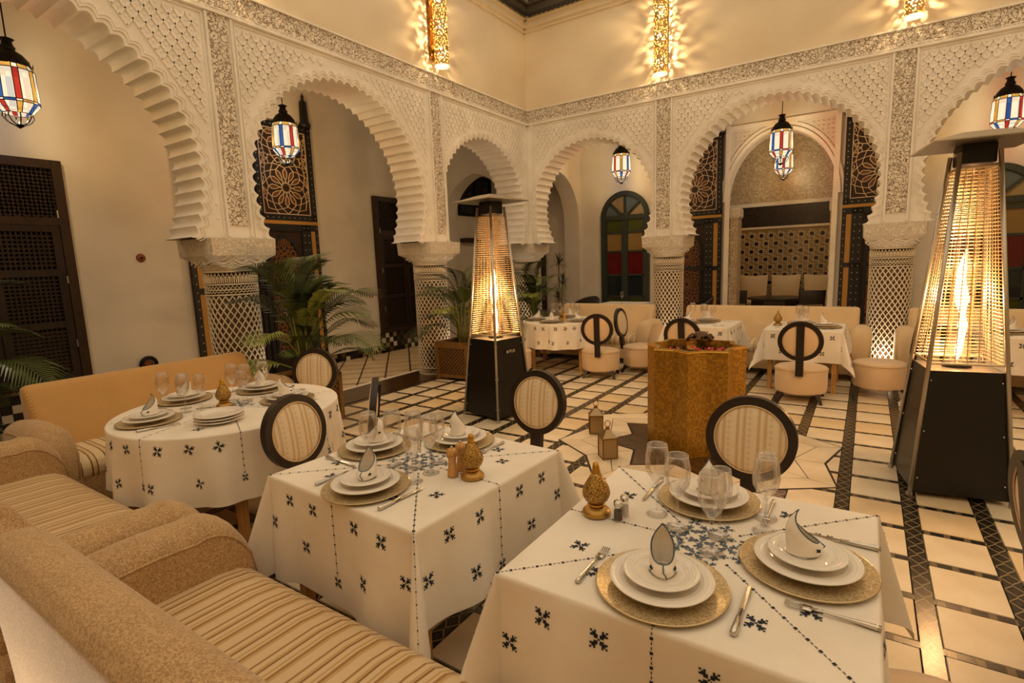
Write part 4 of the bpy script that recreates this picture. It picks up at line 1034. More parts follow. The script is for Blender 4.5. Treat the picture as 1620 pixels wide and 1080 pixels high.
# ------------------------------------------------------------------ chairs
def make_chair():
    o = empty('drum_chair'); RD = 0.25
    MB().lathe([(0.0, 0.085), (RD - 0.03, 0.085), (RD - 0.008, 0.10), (RD, 0.14), (RD, 0.325), (RD - 0.003, 0.34)], 40).build('drum', 'fabric_peach', o, 'auto')
    MB().lathe([(RD - 0.002, 0.338), (RD - 0.012, 0.357), (RD - 0.06, 0.368), (0.10, 0.376), (0.0, 0.378)], 40).build('seat', 'fabric_peach', o, True)
    MB().tube([((RD + 0.001) * math.cos(t), (RD + 0.001) * math.sin(t), 0.339) for t in [2 * PI * k / 40 for k in range(40)]], 0.0055, 6, closed=True).build('piping', 'fabric_sand', o, True)
    for sx in (-1, 1):
        for sy in (-1, 1):
            m = MB(); a, b = 0.165, 0.205
            m.add([(sx * a - .022, sy * a - .022, .10), (sx * a + .022, sy * a - .022, .10), (sx * a + .022, sy * a + .022, .10), (sx * a - .022, sy * a + .022, .10), (sx * b - .014, sy * b - .014, 0), (sx * b + .014, sy * b - .014, 0), (sx * b + .014, sy * b + .014, 0), (sx * b - .014, sy * b + .014, 0)], [(0, 1, 2, 3), (7, 6, 5, 4), (0, 4, 5, 1), (1, 5, 6, 2), (2, 6, 7, 3), (3, 7, 4, 0)])
            m.build('leg', 'dark_wood', o)
    tilt = 0.13
    bk = lambda x, z, d: (x, -RD - 0.005 - d - tilt * (z - 0.34), z)
    m = MB()
    w = 0.036
    for z0, z1 in ((0.30, 0.83),):
        m.add([bk(-w, z0, 0), bk(w, z0, 0), bk(w, z1, 0), bk(-w, z1, 0), bk(-w, z0, 0.045), bk(w, z0, 0.045), bk(w, z1, 0.045), bk(-w, z1, 0.045)], [(3, 2, 1, 0), (4, 5, 6, 7), (0, 1, 5, 4), (1, 2, 6, 5), (2, 3, 7, 6), (3, 0, 4, 7)])
    m.build('stile', 'dark_wood', o)
    rx, rz, zc = 0.184, 0.182, 0.665
    rg = MB(); n = 48; sec = [(-0.022, -0.014), (0.022, -0.014), (0.022, 0.026), (-0.022, 0.026)]; v = []
    for k in range(n):
        t = 2 * PI * k / n
        for e, d in sec: v.append(bk((rx + e) * math.cos(t), zc + (rz + e) * math.sin(t), d))
    rg.add(v, [(k * 4 + j, ((k + 1) % n) * 4 + j, ((k + 1) % n) * 4 + (j + 1) % 4, k * 4 + (j + 1) % 4) for k in range(n) for j in range(4)])
    rg.build('ring', 'dark_wood', o, 'auto')
    for nm, mt, d0, sg in (('front_pad', 'fabric_pad', -0.012, -1), ('back_pad', 'fabric_peach', 0.018, 1)):
        p = MB(); v = [bk(0, zc, d0 + sg * 0.016)]
        for q, dd in ((0.35, 0.015), (0.7, 0.011), (0.9, 0.004), (1.0, -0.004)):
            for k in range(n): t = 2 * PI * k / n; v.append(bk((rx - 0.02) * q * math.cos(t), zc + (rz - 0.02) * q * math.sin(t), d0 + sg * dd))
        f = [(0, 1 + k, 1 + (k + 1) % n) for k in range(n)]
        for r in range(3): f += [(1 + r*n + k, 1 + (r+1)*n + k, 1 + (r+1)*n + (k+1) % n, 1 + r*n + (k+1) % n) for k in range(n)]
        pad = p.add(v, f).build(nm, mt, o, True)
        MB().tube([bk((rx - 0.021) * math.cos(t), zc + (rz - 0.021) * math.sin(t), d0 + sg * 0.004) for t in [2 * PI * k / n for k in range(n)]], 0.004, 5, closed=True).build('piping', 'fabric_sand', pad, True)
    return o
ch = make_chair()
def chair_ring_at(x, y, face, label, group):
    """place a chair so that its ring back stands at x, y; face = direction (radians) the sitter looks"""
    rz = face - PI / 2; k = 0.255 + 0.13 * 0.33 + 0.006
    return place(ch, USED, (x + k * math.cos(face), y + k * math.sin(face), 0), rz, label, group, 'chair')
gn = 'ring-back drum chairs at the near tables'; gf = 'ring-back drum chairs at the far tables'
chair_ring_at(-2.62, 1.71, 0.12, 'ring-back drum chair facing the square wooden-mill table, its back to the round table', gn)
chair_ring_at(-4.0, 2.86, -PI / 2 + 0.45, 'ring-back drum chair in front of the palm planter at the round table', gn)
chair_ring_at(-2.55, 2.22, PI + 0.80, 'ring-back drum chair turned edge-on at the round table', gn)
chair_ring_at(-1.72, 2.84, -PI / 2 - 0.05, 'ring-back drum chair standing before the tall heater at the square wooden-mill table', gn)
chair_ring_at(-0.435, 2.71, -PI / 2 + 0.0, 'ring-back drum chair before the golden fountain at the square salt-shaker table', gn)
chair_ring_at(0.525, 1.52, PI + 0.0, 'ring-back drum chair on the aisle side of the square salt-shaker table', gn)
chair_ring_at(0.515, 2.34, 0.12, 'dark ring-back chair standing in the aisle before the glowing heater', gn)
chair_ring_at(-2.86, 6.25, PI / 2 + 0.28, 'ring-back drum chair with its back turned at the far round table', gf)
chair_ring_at(-4.17, 5.80, 1.15, 'ring-back drum chair half hidden by the tall heater at the far round table', gf)
chair_ring_at(-2.86, 7.05, 0.0, 'ring-back drum chair seen sideways between the far round table and the next square table', gf)
chair_ring_at(-1.72, 6.05, PI / 2, 'ring-back drum chair behind the golden fountain', gf)
chair_ring_at(-0.53, 6.02, PI / 2 + 0.03, 'ring-back drum chair with its back turned at the draped-corner far table', gf)
chair_ring_at(0.46, 6.82, PI - 0.15, 'ring-back drum chair seen sideways at the draped-corner far table by the column', gf)
chair_ring_at(0.62, 6.05, PI / 2 - 0.35, 'ring-back drum chair partly behind the heater at the table under the right arch', gf)

# ------------------------------------------------------------------ tables and cloths
TH = 0.70
def make_table(hw, rnd=False):
    o = empty('dining_table')
    if rnd: MB().lathe([(0, TH - 0.035), (hw, TH - 0.035), (hw, TH - 0.006), (0, TH - 0.006)], 40).build('tabletop', 'table_wood', o)
    else: MB().rbox(-hw, hw, -hw, hw, TH - 0.035, TH - 0.006, 0.004, 1).build('tabletop', 'table_wood', o)
    q = hw * (0.62 if rnd else 0.84)
    for sx in (-1, 1):
        for sy in (-1, 1):
            m = MB(); a, b = 0.028, 0.02; x, y = sx * q, sy * q
            m.add([(x - b, y - b, 0), (x + b, y - b, 0), (x + b, y + b, 0), (x - b, y + b, 0), (x - a, y - a, TH - 0.035), (x + a, y - a, TH - 0.035), (x + a, y + a, TH - 0.035), (x - a, y + a, TH - 0.035)], [(3, 2, 1, 0), (4, 5, 6, 7), (0, 1, 5, 4), (1, 2, 6, 5), (2, 3, 7, 6), (3, 0, 4, 7)])
            m.build('leg', 'table_wood', o)
    return o
def square_map(hw, seed):
    rr = random.Random(seed); ph = [rr.uniform(0, 6) for _ in range(8)]
    def f(s, t):
        a, b = abs(s), abs(t); ex, ey = max(0, a - hw), max(0, b - hw); sg = (1 if s >= 0 else -1, 1 if t >= 0 else -1)
        if ex == 0 and ey == 0: return Vector((s, t, TH + 0.001))
        if ey == 0 or ex == 0:
            e = ex or ey; u = t if ex else s; side = (0 if s > 0 else 1) if ex else (2 if t > 0 else 3)
            win = max(0, 1 - (abs(u) / hw) ** 4)
            out = 0.006 + 0.05 * e + win * e * (0.10 * math.sin(u * 9 + ph[side]) + 0.05 * math.sin(u * 17 + ph[side + 4]))
            r = 0.022; z = TH + 0.001 - (e - 0.5 * r * min(1, e / r)) if e > r else TH + 0.001 - 0.5 * e * e / r
            out = out if e > r else e * 0.6 * (1 - 0.3 * e / r) + 0.0
            if e > r: out = max(out, 0.0092)
            return Vector((sg[0] * (hw + out), t, z)) if ex else Vector((s, sg[1] * (hw + out), z))
        L = math.hypot(ex, ey); al = math.atan2(ey, ex); k = math.sin(2 * al) ** 2
        fl = 0.0092 + L * (0.05 + 0.30 * k); z = TH - L * (1.0 - 0.06 * k) + 0.012
        return Vector((sg[0] * (hw + fl * math.cos(al)), sg[1] * (hw + fl * math.sin(al)), min(z, TH + 0.0)))
    return f
def round_map(r0, seed):
    rr = random.Random(seed); ph = rr.uniform(0, 6); nf = 13
    def f(s, t):
        r = math.hypot(s, t)
        if r <= r0: return Vector((s, t, TH + 0.001))
        e = r - r0; a = math.atan2(t, s)
        out = 0.008 + e * (0.035 + 0.085 * math.sin(nf * a + ph) * min(1, e / 0.15) + 0.03 * math.sin(5 * a + 2 * ph))
        out = max(out, 0.006)
        rad = 0.02; z = TH + 0.001 - (e - 0.5 * rad) if e > rad else TH + 0.001 - 0.5 * e * e / rad
        if e < rad: out = e * 0.5
        q = (r0 + out) / r
        return Vector((s * q, t * q, z))
    return f
def motif(size):
    """embroidered snowflake of small stitched blocks (x, y, half-width, half-height)"""
    b = []
    g = size / 7
    g = size / 9
    for j, row in enumerate(('X.X...X.X', '.XX...XX.', 'XXXX.XXXX', '..XX.XX..', '....X....', '..XX.XX..', 'XXXX.XXXX', '.XX...XX.', 'X.X...X.X')):
        i = 0
        while i < 9:                                       # one stitched block for each run of stitches
            if row[i] == 'X':
                k = i
                while k + 1 < 9 and row[k + 1] == 'X': k += 1
                b.append((((i + k) / 2 - 4) * g, (j - 4) * g, g * (k - i + 1) / 2, g * 0.5)); i = k
            i += 1
    return b
def cloth(name, loc, rz, hw, drop, rnd, seed, label, group, embroider=True, shift=(0, 0)):
    fm = round_map(hw, seed) if rnd else square_map(hw, seed); o = empty(name, loc, rz, label, 'tablecloth', group); C = hw + drop
    m = MB()
    if rnd:
        rs = [0, hw * 0.5, hw * 0.98] + [hw + 0.004 * k for k in range(6)] + [hw + 0.02 + (drop - 0.02) * k / 12 for k in range(1, 13)]; na = 156
        v = []
        for r in rs:
            for k in range(na): a = 2 * PI * k / na; v.append(fm(r * math.cos(a), r * math.sin(a)))
        m.add(v, [(i * na + k, i * na + (k + 1) % na, (i + 1) * na + (k + 1) % na, (i + 1) * na + k) for i in range(len(rs) - 1) for k in range(na)])
        m.v = [tuple(p) for p in m.v]
    else:
        side = [-C + drop * k / 16 for k in range(16)] + [-hw - 0.02, -hw - 0.012, -hw - 0.005] + [-hw + 2 * hw * k / 36 for k in range(37)] + [hw + 0.005, hw + 0.012, hw + 0.02] + [C - drop * k / 16 for k in range(15, -1, -1)]
        side = sorted(set(round(x, 5) for x in side)); n = len(side)
        m.add([fm(x + (shift[0] if abs(x) > hw + 0.02 else 0) * (abs(x) - hw) / drop, y + (shift[1] if abs(y) > hw + 0.02 else 0) * (abs(y) - hw) / drop) for x in side for y in side], [(i * n + j, (i + 1) * n + j, (i + 1) * n + j + 1, i * n + j + 1) for i in range(n - 1) for j in range(n - 1)])
    cl = m.build('linen', 'linen', o, True)
    if not embroider: return o
    E, B = MB(), MB()
    def patch(mb, x, y, a, b, rot=0):
        c, s = math.cos(rot), math.sin(rot); q = []
        for dx, dy in ((-a, -b), (a, -b), (a, b), (-a, b)): q.append((x + dx * c - dy * s, y + dx * s + dy * c))
        p = [fm(*w) for w in q]; nrm = (p[1] - p[0]).cross(p[3] - p[0])
        if nrm.length < 1e-12: return
        nrm.normalize(); ctr = sum(p, Vector()) / 4
        if nrm.z < -0.2 or nrm.dot(Vector((ctr.x, ctr.y, 0.8 if ctr.z > TH - 0.002 else 0.0))) < 0: nrm = -nrm
        mb.add([w + nrm * 0.0016 for w in p], [(0, 1, 2, 3)])
    def stamp(x, y, size, rot=0, mb=None):
        c, s = math.cos(rot), math.sin(rot)
        for bx_, by, a, b in motif(size): patch(mb or E, x + bx_ * c - by * s, y + bx_ * s + by * c, a, b, rot)
    def line(x0, y0, x1, y1, beads):
        L = math.hypot(x1 - x0, y1 - y0); n = int(L / 0.0125); an = math.atan2(y1 - y0, x1 - x0)
        for i in range(n):
            t = i / n; patch(E, x0 + (x1 - x0) * t, y0 + (y1 - y0) * t, 0.0040, 0.0012 if i % 3 else 0.0040, an)
    K = C * 0.93
    if rnd: K = C * 0.86
    for i in range(8):
        a = i * PI / 4; q = K if (i % 2 == 0 or rnd) else K * 1.30
        line(0.13 * math.cos(a), 0.13 * math.sin(a), q * math.cos(a), q * math.sin(a), i % 2)
        stamp(q * 1.02 * math.cos(a), q * 1.02 * math.sin(a), 0.040, a)
    for i in range(4):                                     # motifs of each side: on the top, upper skirt and hem
        c, s = math.cos(i * PI / 2), math.sin(i * PI / 2)
        if rnd:
            pl = [(hw * 0.72, 0.3 * hw), (hw * 0.72, -0.3 * hw)] + [((hw + 0.075) * math.cos(q), (hw + 0.075) * math.sin(q)) for q in (0.16, 0.40, -0.16, -0.40, 0.62)] + [((hw + 0.27) * math.cos(q), (hw + 0.27) * math.sin(q)) for q in (0.10, 0.45, -0.28)]
        else:
            pl = [(hw * 0.70, 0.20), (hw * 0.70, -0.20), (hw + 0.085, 0.13), (hw + 0.085, -0.13), (hw + 0.085, 0.29), (hw + 0.085, -0.29), (hw + 0.26, 0.20), (hw + 0.26, -0.20), (hw + 0.2, 0.40), (hw + 0.2, -0.40)]
        for x, y in pl: stamp(x * c - y * s, x * s + y * c, 0.046 if not rnd else 0.05, 0.0 if rnd else PI / 4 * 0)
    for i in range(8):                                     # centre medallion
        a = i * PI / 4; stamp(0.075 * math.cos(a), 0.075 * math.sin(a), 0.052, a, B); stamp(0.125 * math.cos(a + PI / 8), 0.125 * math.sin(a + PI / 8), 0.036, a, B)
    stamp(0, 0, 0.07, PI / 4, B)
    E.build('embroidery', 'embroidery', o); B.build('embroidered_medallion', 'embroidery_blue', o)
    return o
tR, tM, tL = (-0.375, 1.545, 0), (-1.595, 1.622, 0), (-3.38, 1.77, 0)
T1, T2, T3, T5 = (-3.70, 6.84, 0), (-1.72, 7.0, 0), (-0.57, 7.0, 0), (1.35, 7.0, 0)
tb = make_table(0.435); tbr = make_table(0.645, True); tbs = make_table(0.38)
tn = 'wooden tables under cloths'
place(tb, USED, tR, 0.0, 'square wooden table under the cloth with salt shakers', tn, 'table'); place(tb, USED, tM, -0.06, 'square wooden table under the cloth with the wooden mill', tn, 'table')
place(tbr, USED, tL, 0.3, 'round wooden table under the cloth with stacked plates', tn, 'table'); place(make_table(0.545, True), USED, T1, 0.3, 'round wooden table under the far round cloth', tn, 'table')
place(tbs, USED, T2, 0, 'square wooden table under the far cloth behind the fountain', tn, 'table'); place(tbs, USED, T3, 0, 'square wooden table under the far cloth with draped corners', tn, 'table'); place(tbs, USED, T5, 0, 'square wooden table under the cloth behind the heater', tn, 'table')
cn = 'white embroidered tablecloths'
cloth('tablecloth', tR, 0.0, 0.436, 0.37, False, 3, 'white blue-embroidered cloth on the square salt-shaker table', cn)
cloth('tablecloth', tM, -0.06, 0.436, 0.385, False, 5, 'white blue-embroidered cloth on the square wooden-mill table', cn, shift=(-0.02, -0.06))
cloth('tablecloth', tL, 0.35, 0.646, 0.40, True, 4, 'white embroidered cloth on the round table with stacked plates', cn)
cloth('tablecloth', T1, 0.2, 0.55, 0.36, True, 8, 'white cloth on the far round table with drum chairs', cn)
cloth('tablecloth', T2, 0, 0.382, 0.36, False, 9, 'white embroidered cloth on the far square table behind the fountain', cn)
cloth('tablecloth', T3, 0, 0.382, 0.36, False, 10, 'white embroidered cloth with draped corners on the far square table before the tiled column', cn)
cloth('tablecloth', T5, 0, 0.382, 0.36, False, 12, 'white embroidered cloth on the table behind the heater under the right arch', cn)

# ------------------------------------------------------------------ tableware
def make_charger():
    o = empty('charger_plate')
    MB().lathe([(0.0, 0.004), (0.09, 0.004), (0.118, 0.005), (0.158, 0.011), (0.166, 0.012), (0.166, 0.008), (0.12, 0.0), (0.0, 0.0)], 56).build('disc', 'charger_gold', o, 'auto')
    MB().tube([(0.166 * math.cos(t), 0.166 * math.sin(t), 0.010) for t in [2 * PI * k / 56 for k in range(56)]], 0.0026, 6, closed=True).build('rim', 'champagne', o, True)
    return o
def make_plate(R, h=0.018):
    o = empty('plate')
    MB().lathe([(0.0, 0.006), (R * 0.58, 0.006), (R * 0.64, 0.008), (R * 0.70, h * 0.75), (R * 0.97, h), (R, h * 0.98), (R * 0.98, h * 0.80), (R * 0.66, 0.002), (R * 0.60, 0.0), (0.0, 0.0)], 56).build('body', 'porcelain', o, True)
    rr = MB()
    for q in (0.72, 0.80, 0.88, 0.95):
        rr.tube([(R * q * math.cos(t), R * q * math.sin(t), h * (0.78 + 0.2 * (q - 0.72) / 0.25)) for t in [2 * PI * k / 56 for k in range(56)]], 0.0011, 4, closed=True)
    rr.build('rim_ridges', 'porcelain', o, True)
    return o
def make_napkin():
    """folded napkin: a calla-shaped pocket with a blue stitched border, opening towards -y"""
    o = empty('napkin'); na = 36; nv = 12
    def rim(a):                                            # a = 0 at the front (-y)
        c = 0.5 - 0.5 * math.cos(a); return 0.035 + 0.085 * c ** 1.6
    def pt(a, v, off=0.0):
        h = rim(a) * v; hv = h / 0.12
        r = 0.036 * (1 - 0.10 * hv) * (1 + 0.25 * math.sin(PI * min(1, v)) * (0.5 + 0.5 * math.cos(a))) + off
        if hv > 0.55: r *= max(0.04, 1 - ((hv - 0.55) / 0.47) ** 1.6)
        x = r * math.sin(a) * 0.85; y = -r * math.cos(a) * 1.15 + 0.012 * hv
        return (x, y, 0.002 + h)
    m = MB(); m.grid(lambda u, v: pt(2 * PI * u, v), na, nv, cu=True); m.grid(lambda u, v: pt(-2 * PI * u, v, -0.003), na, nv, cu=True)
    m.lathe([(0.0, 0.0005), (0.036, 0.0005)], 20)
    m.build('cloth', 'linen_bright', o, True)
    b = MB()
    pts = [pt(2 * PI * (k + 0.0) / 72, 1.0) for k in range(72)]; b.tube(pts, 0.0018, 5, closed=True)
    b.tube([pt(0.0, 1.0), pt(0.0, 0.6, 0.004), pt(0.25, 0.15, 0.006)], 0.0018, 5)
    b.build('stitched_border', 'embroidery_blue', o, True)
    s = MB()
    for a, v in ((0.9, 0.55), (-0.9, 0.5), (2.4, 0.45)):
        p, q = Vector(pt(a - 0.12, v, 0.0015)), Vector(pt(a + 0.12, v, 0.0015)); s.bar(p, q, 0.008, 0.001, (math.sin(a), -math.cos(a), 0.2))
    s.build('embroidery', 'embroidery', o)
    return o
def make_fork():
    o = empty('fork'); m = MB()
    m.tube([(0, -0.095, 0.004), (0, -0.085, 0.004), (0, -0.04, 0.005), (0, 0.02, 0.006), (0, 0.045, 0.004)], [0.007, 0.0075, 0.0045, 0.003, 0.005], 6); m.build('handle', 'silver', o, True)
    m = MB(); m.rbox(-0.011, 0.011, 0.042, 0.062, 0.003, 0.006, 0.001, 1)
    for k in range(4): m.tube([(-0.0095 + k * 0.0063, 0.06, 0.0045), (-0.0095 + k * 0.0063, 0.08, 0.003), (-0.0095 + k * 0.0063, 0.10, 0.006)], 0.0017, 5)
    m.build('tines', 'silver', o, True); return o
def make_knife():
    o = empty('table_knife'); MB().tube([(0, -0.10, 0.005), (0, -0.092, 0.005), (0, -0.05, 0.005), (0, 0.0, 0.005)], [0.006, 0.009, 0.0075, 0.005], 8).build('handle', 'silver', o, True)
    m = MB(); m.add([(-0.006, 0.0, 0.004), (0.006, 0.0, 0.004), (0.008, 0.08, 0.004), (0.003, 0.115, 0.004), (-0.006, 0.105, 0.004), (-0.006, 0.0, 0.0065), (0.006, 0.0, 0.005), (0.008, 0.08, 0.005), (0.003, 0.115, 0.005), (-0.006, 0.105, 0.0065)], [(5, 6, 7, 8, 9), (0, 1, 6, 5), (1, 2, 7, 6), (2, 3, 8, 7), (3, 4, 9, 8), (4, 0, 5, 9)]); m.build('blade', 'silver', o); return o
def make_glass(H, R):
    o = empty('wine_glass'); s = H / 0.23
    MB().lathe([(0.0, 0.10 * s), (0.008, 0.101 * s), (R * 0.55, 0.118 * s), (R * 0.92, 0.142 * s), (R, 0.165 * s), (R * 0.97, 0.19 * s), (R * 0.82, 0.23 * s), (R * 0.79, 0.2305 * s), (R * 0.80, 0.226 * s), (R * 0.94, 0.19 * s), (R * 0.965, 0.165 * s), (R * 0.88, 0.144 * s), (R * 0.5, 0.121 * s), (0, 0.107 * s)], 28).build('bowl', 'glass', o, True)
    MB().lathe([(0.005, 0.004), (0.0038, 0.02), (0.0034, 0.06 * s), (0.005, 0.096 * s), (0.009, 0.102 * s)], 10).build('stem', 'glass', o, True)
    MB().lathe([(0.0, 0.0), (0.034, 0.0), (0.035, 0.0015), (0.02, 0.004), (0.006, 0.007), (0.004, 0.012)], 28).build('foot', 'glass', o, True)
    MB().tube([(R * 0.805 * math.cos(t), R * 0.805 * math.sin(t), 0.2305 * s) for t in [2 * PI * k / 28 for k in range(28)]], 0.0012, 5, closed=True).build('rim', 'glass_rim', o, True)
    return o
def make_candle_lamp():
    o = empty('candle_lantern')
    MB().lathe([(0.0, 0.0), (0.046, 0.0), (0.048, 0.006), (0.046, 0.014), (0.036, 0.024), (0.028, 0.028), (0.024, 0.031)], 28).build('base', 'gold_lamp', o, True)
    MB().lathe([(0.024, 0.031), (0.030, 0.034), (0.030, 0.038), (0.024, 0.041)], 24).build('collar', 'brass', o, True)
    MB().lathe([(0.022, 0.040), (0.038, 0.052), (0.0455, 0.068), (0.0465, 0.080), (0.042, 0.097), (0.032, 0.115), (0.022, 0.131), (0.0145, 0.146)], 32).build('pierced_body', 'gold_pierced', o, True)
    MB().lathe([(0.0145, 0.145), (0.0155, 0.148), (0.0125, 0.152), (0.0115, 0.165), (0.009, 0.178), (0.0, 0.183)], 20).build('cap', 'brass', o, True)
    return o
def make_shaker(fill):
    o = empty('shaker')
    MB().lathe([(0.0, 0.0), (0.015, 0.0), (0.016, 0.004), (0.0145, 0.045), (0.012, 0.052)], 16).build('jar', 'glass', o, True)
    MB().lathe([(0.0, 0.003), (0.0135, 0.003), (0.013, 0.034), (0.0, 0.034)], 16).build('contents', fill, o)
    MB().lathe([(0.0125, 0.05), (0.0145, 0.053), (0.0145, 0.064), (0.009, 0.070), (0.0, 0.0705)], 16).build('cap', 'silver', o, 'auto'); return o
def make_mill():
    o = empty('pepper_mill')
    MB().lathe([(0.0, 0.0), (0.022, 0.0), (0.023, 0.008), (0.019, 0.03), (0.0155, 0.055), (0.0165, 0.075), (0.021, 0.083), (0.0195, 0.086)], 24).build('body', 'mill_wood', o, True)
    MB().lathe([(0.0185, 0.086), (0.022, 0.09), (0.0225, 0.102), (0.017, 0.114), (0.008, 0.118), (0.0, 0.119)], 24).build('head', 'mill_wood', o, True)
    MB().lathe([(0.0, 0.118), (0.005, 0.118), (0.005, 0.124), (0.0, 0.127)], 10).build('knob', 'silver', o, True); return o
charger, plate, splate, napkin, fork, knife = make_charger(), make_plate(0.132, 0.020), make_plate(0.097, 0.016), make_napkin(), make_fork(), make_knife()
glass_l, glass_s = make_glass(0.24, 0.040), make_glass(0.215, 0.035)
clamp, mill, salt, pepper = make_candle_lamp(), make_mill(), make_shaker('salt'), make_shaker('pepper')
Z0 = TH + 0.0035
def setting(x, y, a, where, cutlery=True, nap=True, out=0.0):
    """a = direction from the setting to the middle of the table"""
    rz = a - PI / 2
    place(charger, USED, (x, y, Z0), rz, 'gold mosaic charger plate ' + where, 'gold chargers', 'charger plate')
    place(plate, USED, (x, y, Z0 + 0.0135), rz, 'white dinner plate ' + where, 'dinner plates', 'plate')
    place(splate, USED, (x, y, Z0 + 0.0345), rz, 'small white top plate ' + where, 'small plates', 'plate')
    if nap: place(napkin, USED, (x + 0.01 * math.cos(a), y + 0.01 * math.sin(a), Z0 + 0.0415), rz + 0.35, 'folded blue-edged napkin ' + where, 'folded napkins', 'napkin')
    if cutlery:
        for s, p, nm in ((-1, fork, 'silver fork'), (1, knife, 'silver knife')):
            place(p, USED, (x + s * 0.195 * math.cos(a - PI / 2) - out * math.cos(a), y + s * 0.195 * math.sin(a - PI / 2) - out * math.sin(a), Z0), rz, nm + ' ' + where, nm + 's', 'fork' if p is fork else 'knife')
def glasses(pts, where, notes=()):
    for i, (x, y, k) in enumerate(pts): place(glass_l if k else glass_s, USED, (x, y, Z0), i * 0.7, ('large' if k else 'small') + ' clear wine glass ' + (notes[i] + ' ' if i < len(notes) else '') + where, 'wine glasses', 'wine glass')
wr = 'on the salt-shaker table'
setting(-0.406, 1.264, PI / 2, 'facing the sofa side ' + wr); setting(-0.098, 1.545, PI, 'on the aisle side ' + wr, out=0.07); setting(-0.425, 1.835, -PI / 2, 'on the fountain side ' + wr)
place(clamp, USED, (-0.722, 1.556, Z0), 0, 'pear-shaped pierced brass candle lantern ' + wr, 'brass candle lanterns', 'lantern')
place(pepper, USED, (-0.641, 1.548, Z0), 0, 'glass pepper shaker beside the brass candle lantern', 'shakers', 'shaker'); place(salt, USED, (-0.637, 1.592, Z0), 0, 'glass salt shaker behind the pepper shaker', 'shakers', 'shaker')
glasses([(-0.547, 1.655, 1), (-0.461, 1.59, 1), (-0.335, 1.495, 1), (-0.225, 1.70, 1), (-0.335, 1.60, 0), (-0.235, 1.795, 0)], wr, ('closest to the shakers', 'second from the shakers', 'between the sofa-side and aisle-side plates', 'behind the aisle-side napkin', 'over the embroidered medallion', 'beside the fountain-side fork'))
wm = 'on the wooden-mill table'
setting(-1.585, 1.315, PI / 2 - 0.06, 'facing the sofa side ' + wm); setting(-1.90, 1.645, -0.06, 'on the drum chair side ' + wm); setting(-1.605, 1.915, -PI / 2 - 0.06, 'on the heater side ' + wm)
place(clamp, USED, (-1.283, 1.60, Z0), 0, 'pear-shaped pierced brass candle lantern ' + wm, 'brass candle lanterns', 'lantern')
place(mill, USED, (-1.362, 1.572, Z0), 0, 'wooden pepper mill beside the brass candle lantern', 'wooden mills', 'pepper mill'); place(mill, USED, (-1.372, 1.64, Z0), 0, 'wooden salt mill behind the brass candle lantern', 'wooden mills', 'pepper mill')
glasses([(-1.735, 1.475, 1), (-1.665, 1.545, 1), (-1.565, 1.570, 1), (-1.465, 1.555, 1), (-1.515, 1.66, 0), (-1.465, 1.455, 0)], wm, ('behind the sofa-side napkin', 'beside the chair-side charger', 'left of the medallion', 'closest to the wooden mill', 'behind the medallion', 'beside the sofa-side charger'))
wl = 'on the plate-stack round table'
for x, y, w_ in ((-3.47, 1.335, 'on the striped sofa side '), (-3.83, 1.70, 'on the gold sofa side '), (-3.62, 2.13, 'on the column side '), (-3.17, 2.04, 'on the palm planter side ')):
    setting(x, y, math.atan2(1.77 - y, -3.38 - x), w_ + wl)
for k in range(3): place(plate, USED, (-3.09, 1.545, Z0 + k * 0.0165), 0.3 * k, 'white dinner plate, %s of the stack on the round table' % ('lowest', 'middle', 'topmost')[k], 'stacked plates', 'plate')
place(clamp, USED, (-3.40, 1.74, Z0), 0, 'pear-shaped pierced brass candle lantern ' + wl, 'brass candle lanterns', 'lantern')
glasses([(-3.655, 1.505, 1), (-3.60, 1.60, 0), (-3.50, 1.55, 1), (-3.50, 1.65, 0), (-3.52, 1.87, 1), (-3.43, 1.91, 1), (-3.35, 1.84, 0), (-3.40, 2.02, 1)], wl, ('behind the striped-sofa-side napkin', 'next to the gold-sofa-side plates', 'before the candle lantern', 'beside the candle lantern', 'before the column-side plates', 'between the column-side and planter-side plates', 'behind the candle lantern', 'farthest towards the column'))
w1 = 'on the far round table'
for x, y, w_ in ((-4.03, 6.70, 'beside the corner '), (-3.66, 6.49, 'on the courtyard side '), (-3.36, 6.74, 'next to the turned drum chair '), (-3.72, 7.18, 'on the sofa side ')): setting(x, y, math.atan2(6.84 - y, -3.70 - x), w_ + w1, cutlery=False)
glasses([(-3.82, 6.86, 1), (-3.68, 6.78, 1), (-3.55, 6.92, 1), (-3.50, 7.0, 0), (-3.90, 6.95, 0)], w1)
place(mill, USED, (-3.52, 6.62, Z0), 0, 'wooden pepper mill ' + w1, 'wooden mills', 'pepper mill'); place(clamp, USED, (-3.72, 6.90, Z0), 0, 'pear-shaped pierced brass candle lantern ' + w1, 'brass candle lanterns', 'lantern')
w2 = 'on the table behind the fountain'
setting(-1.72, 7.2, -PI / 2, 'on the sofa side ' + w2, cutlery=False); setting(-1.92, 6.95, 0, 'on the side chair side ' + w2, cutlery=False)
glasses([(-1.90, 7.16, 1), (-1.72, 7.0, 1), (-1.68, 6.90, 1), (-1.60, 6.98, 0)], w2)
w3 = 'on the draped-corner far table'
setting(-0.37, 6.95, PI, 'on the column side ' + w3, cutlery=False); setting(-0.62, 7.2, -PI / 2, 'on the sofa side ' + w3, cutlery=False)
glasses([(-0.64, 6.98, 1), (-0.57, 6.91, 1), (-0.60, 6.82, 0)], w3)
place(clamp, USED, (-0.86, 6.98, Z0), 0, 'pear-shaped pierced brass candle lantern ' + w3, 'brass candle lanterns', 'lantern')
w5 = 'on the table behind the heater'
setting(1.17, 6.95, 0, w5, cutlery=False); glasses([(1.37, 7.0, 1), (1.46, 7.06, 1)], w5)

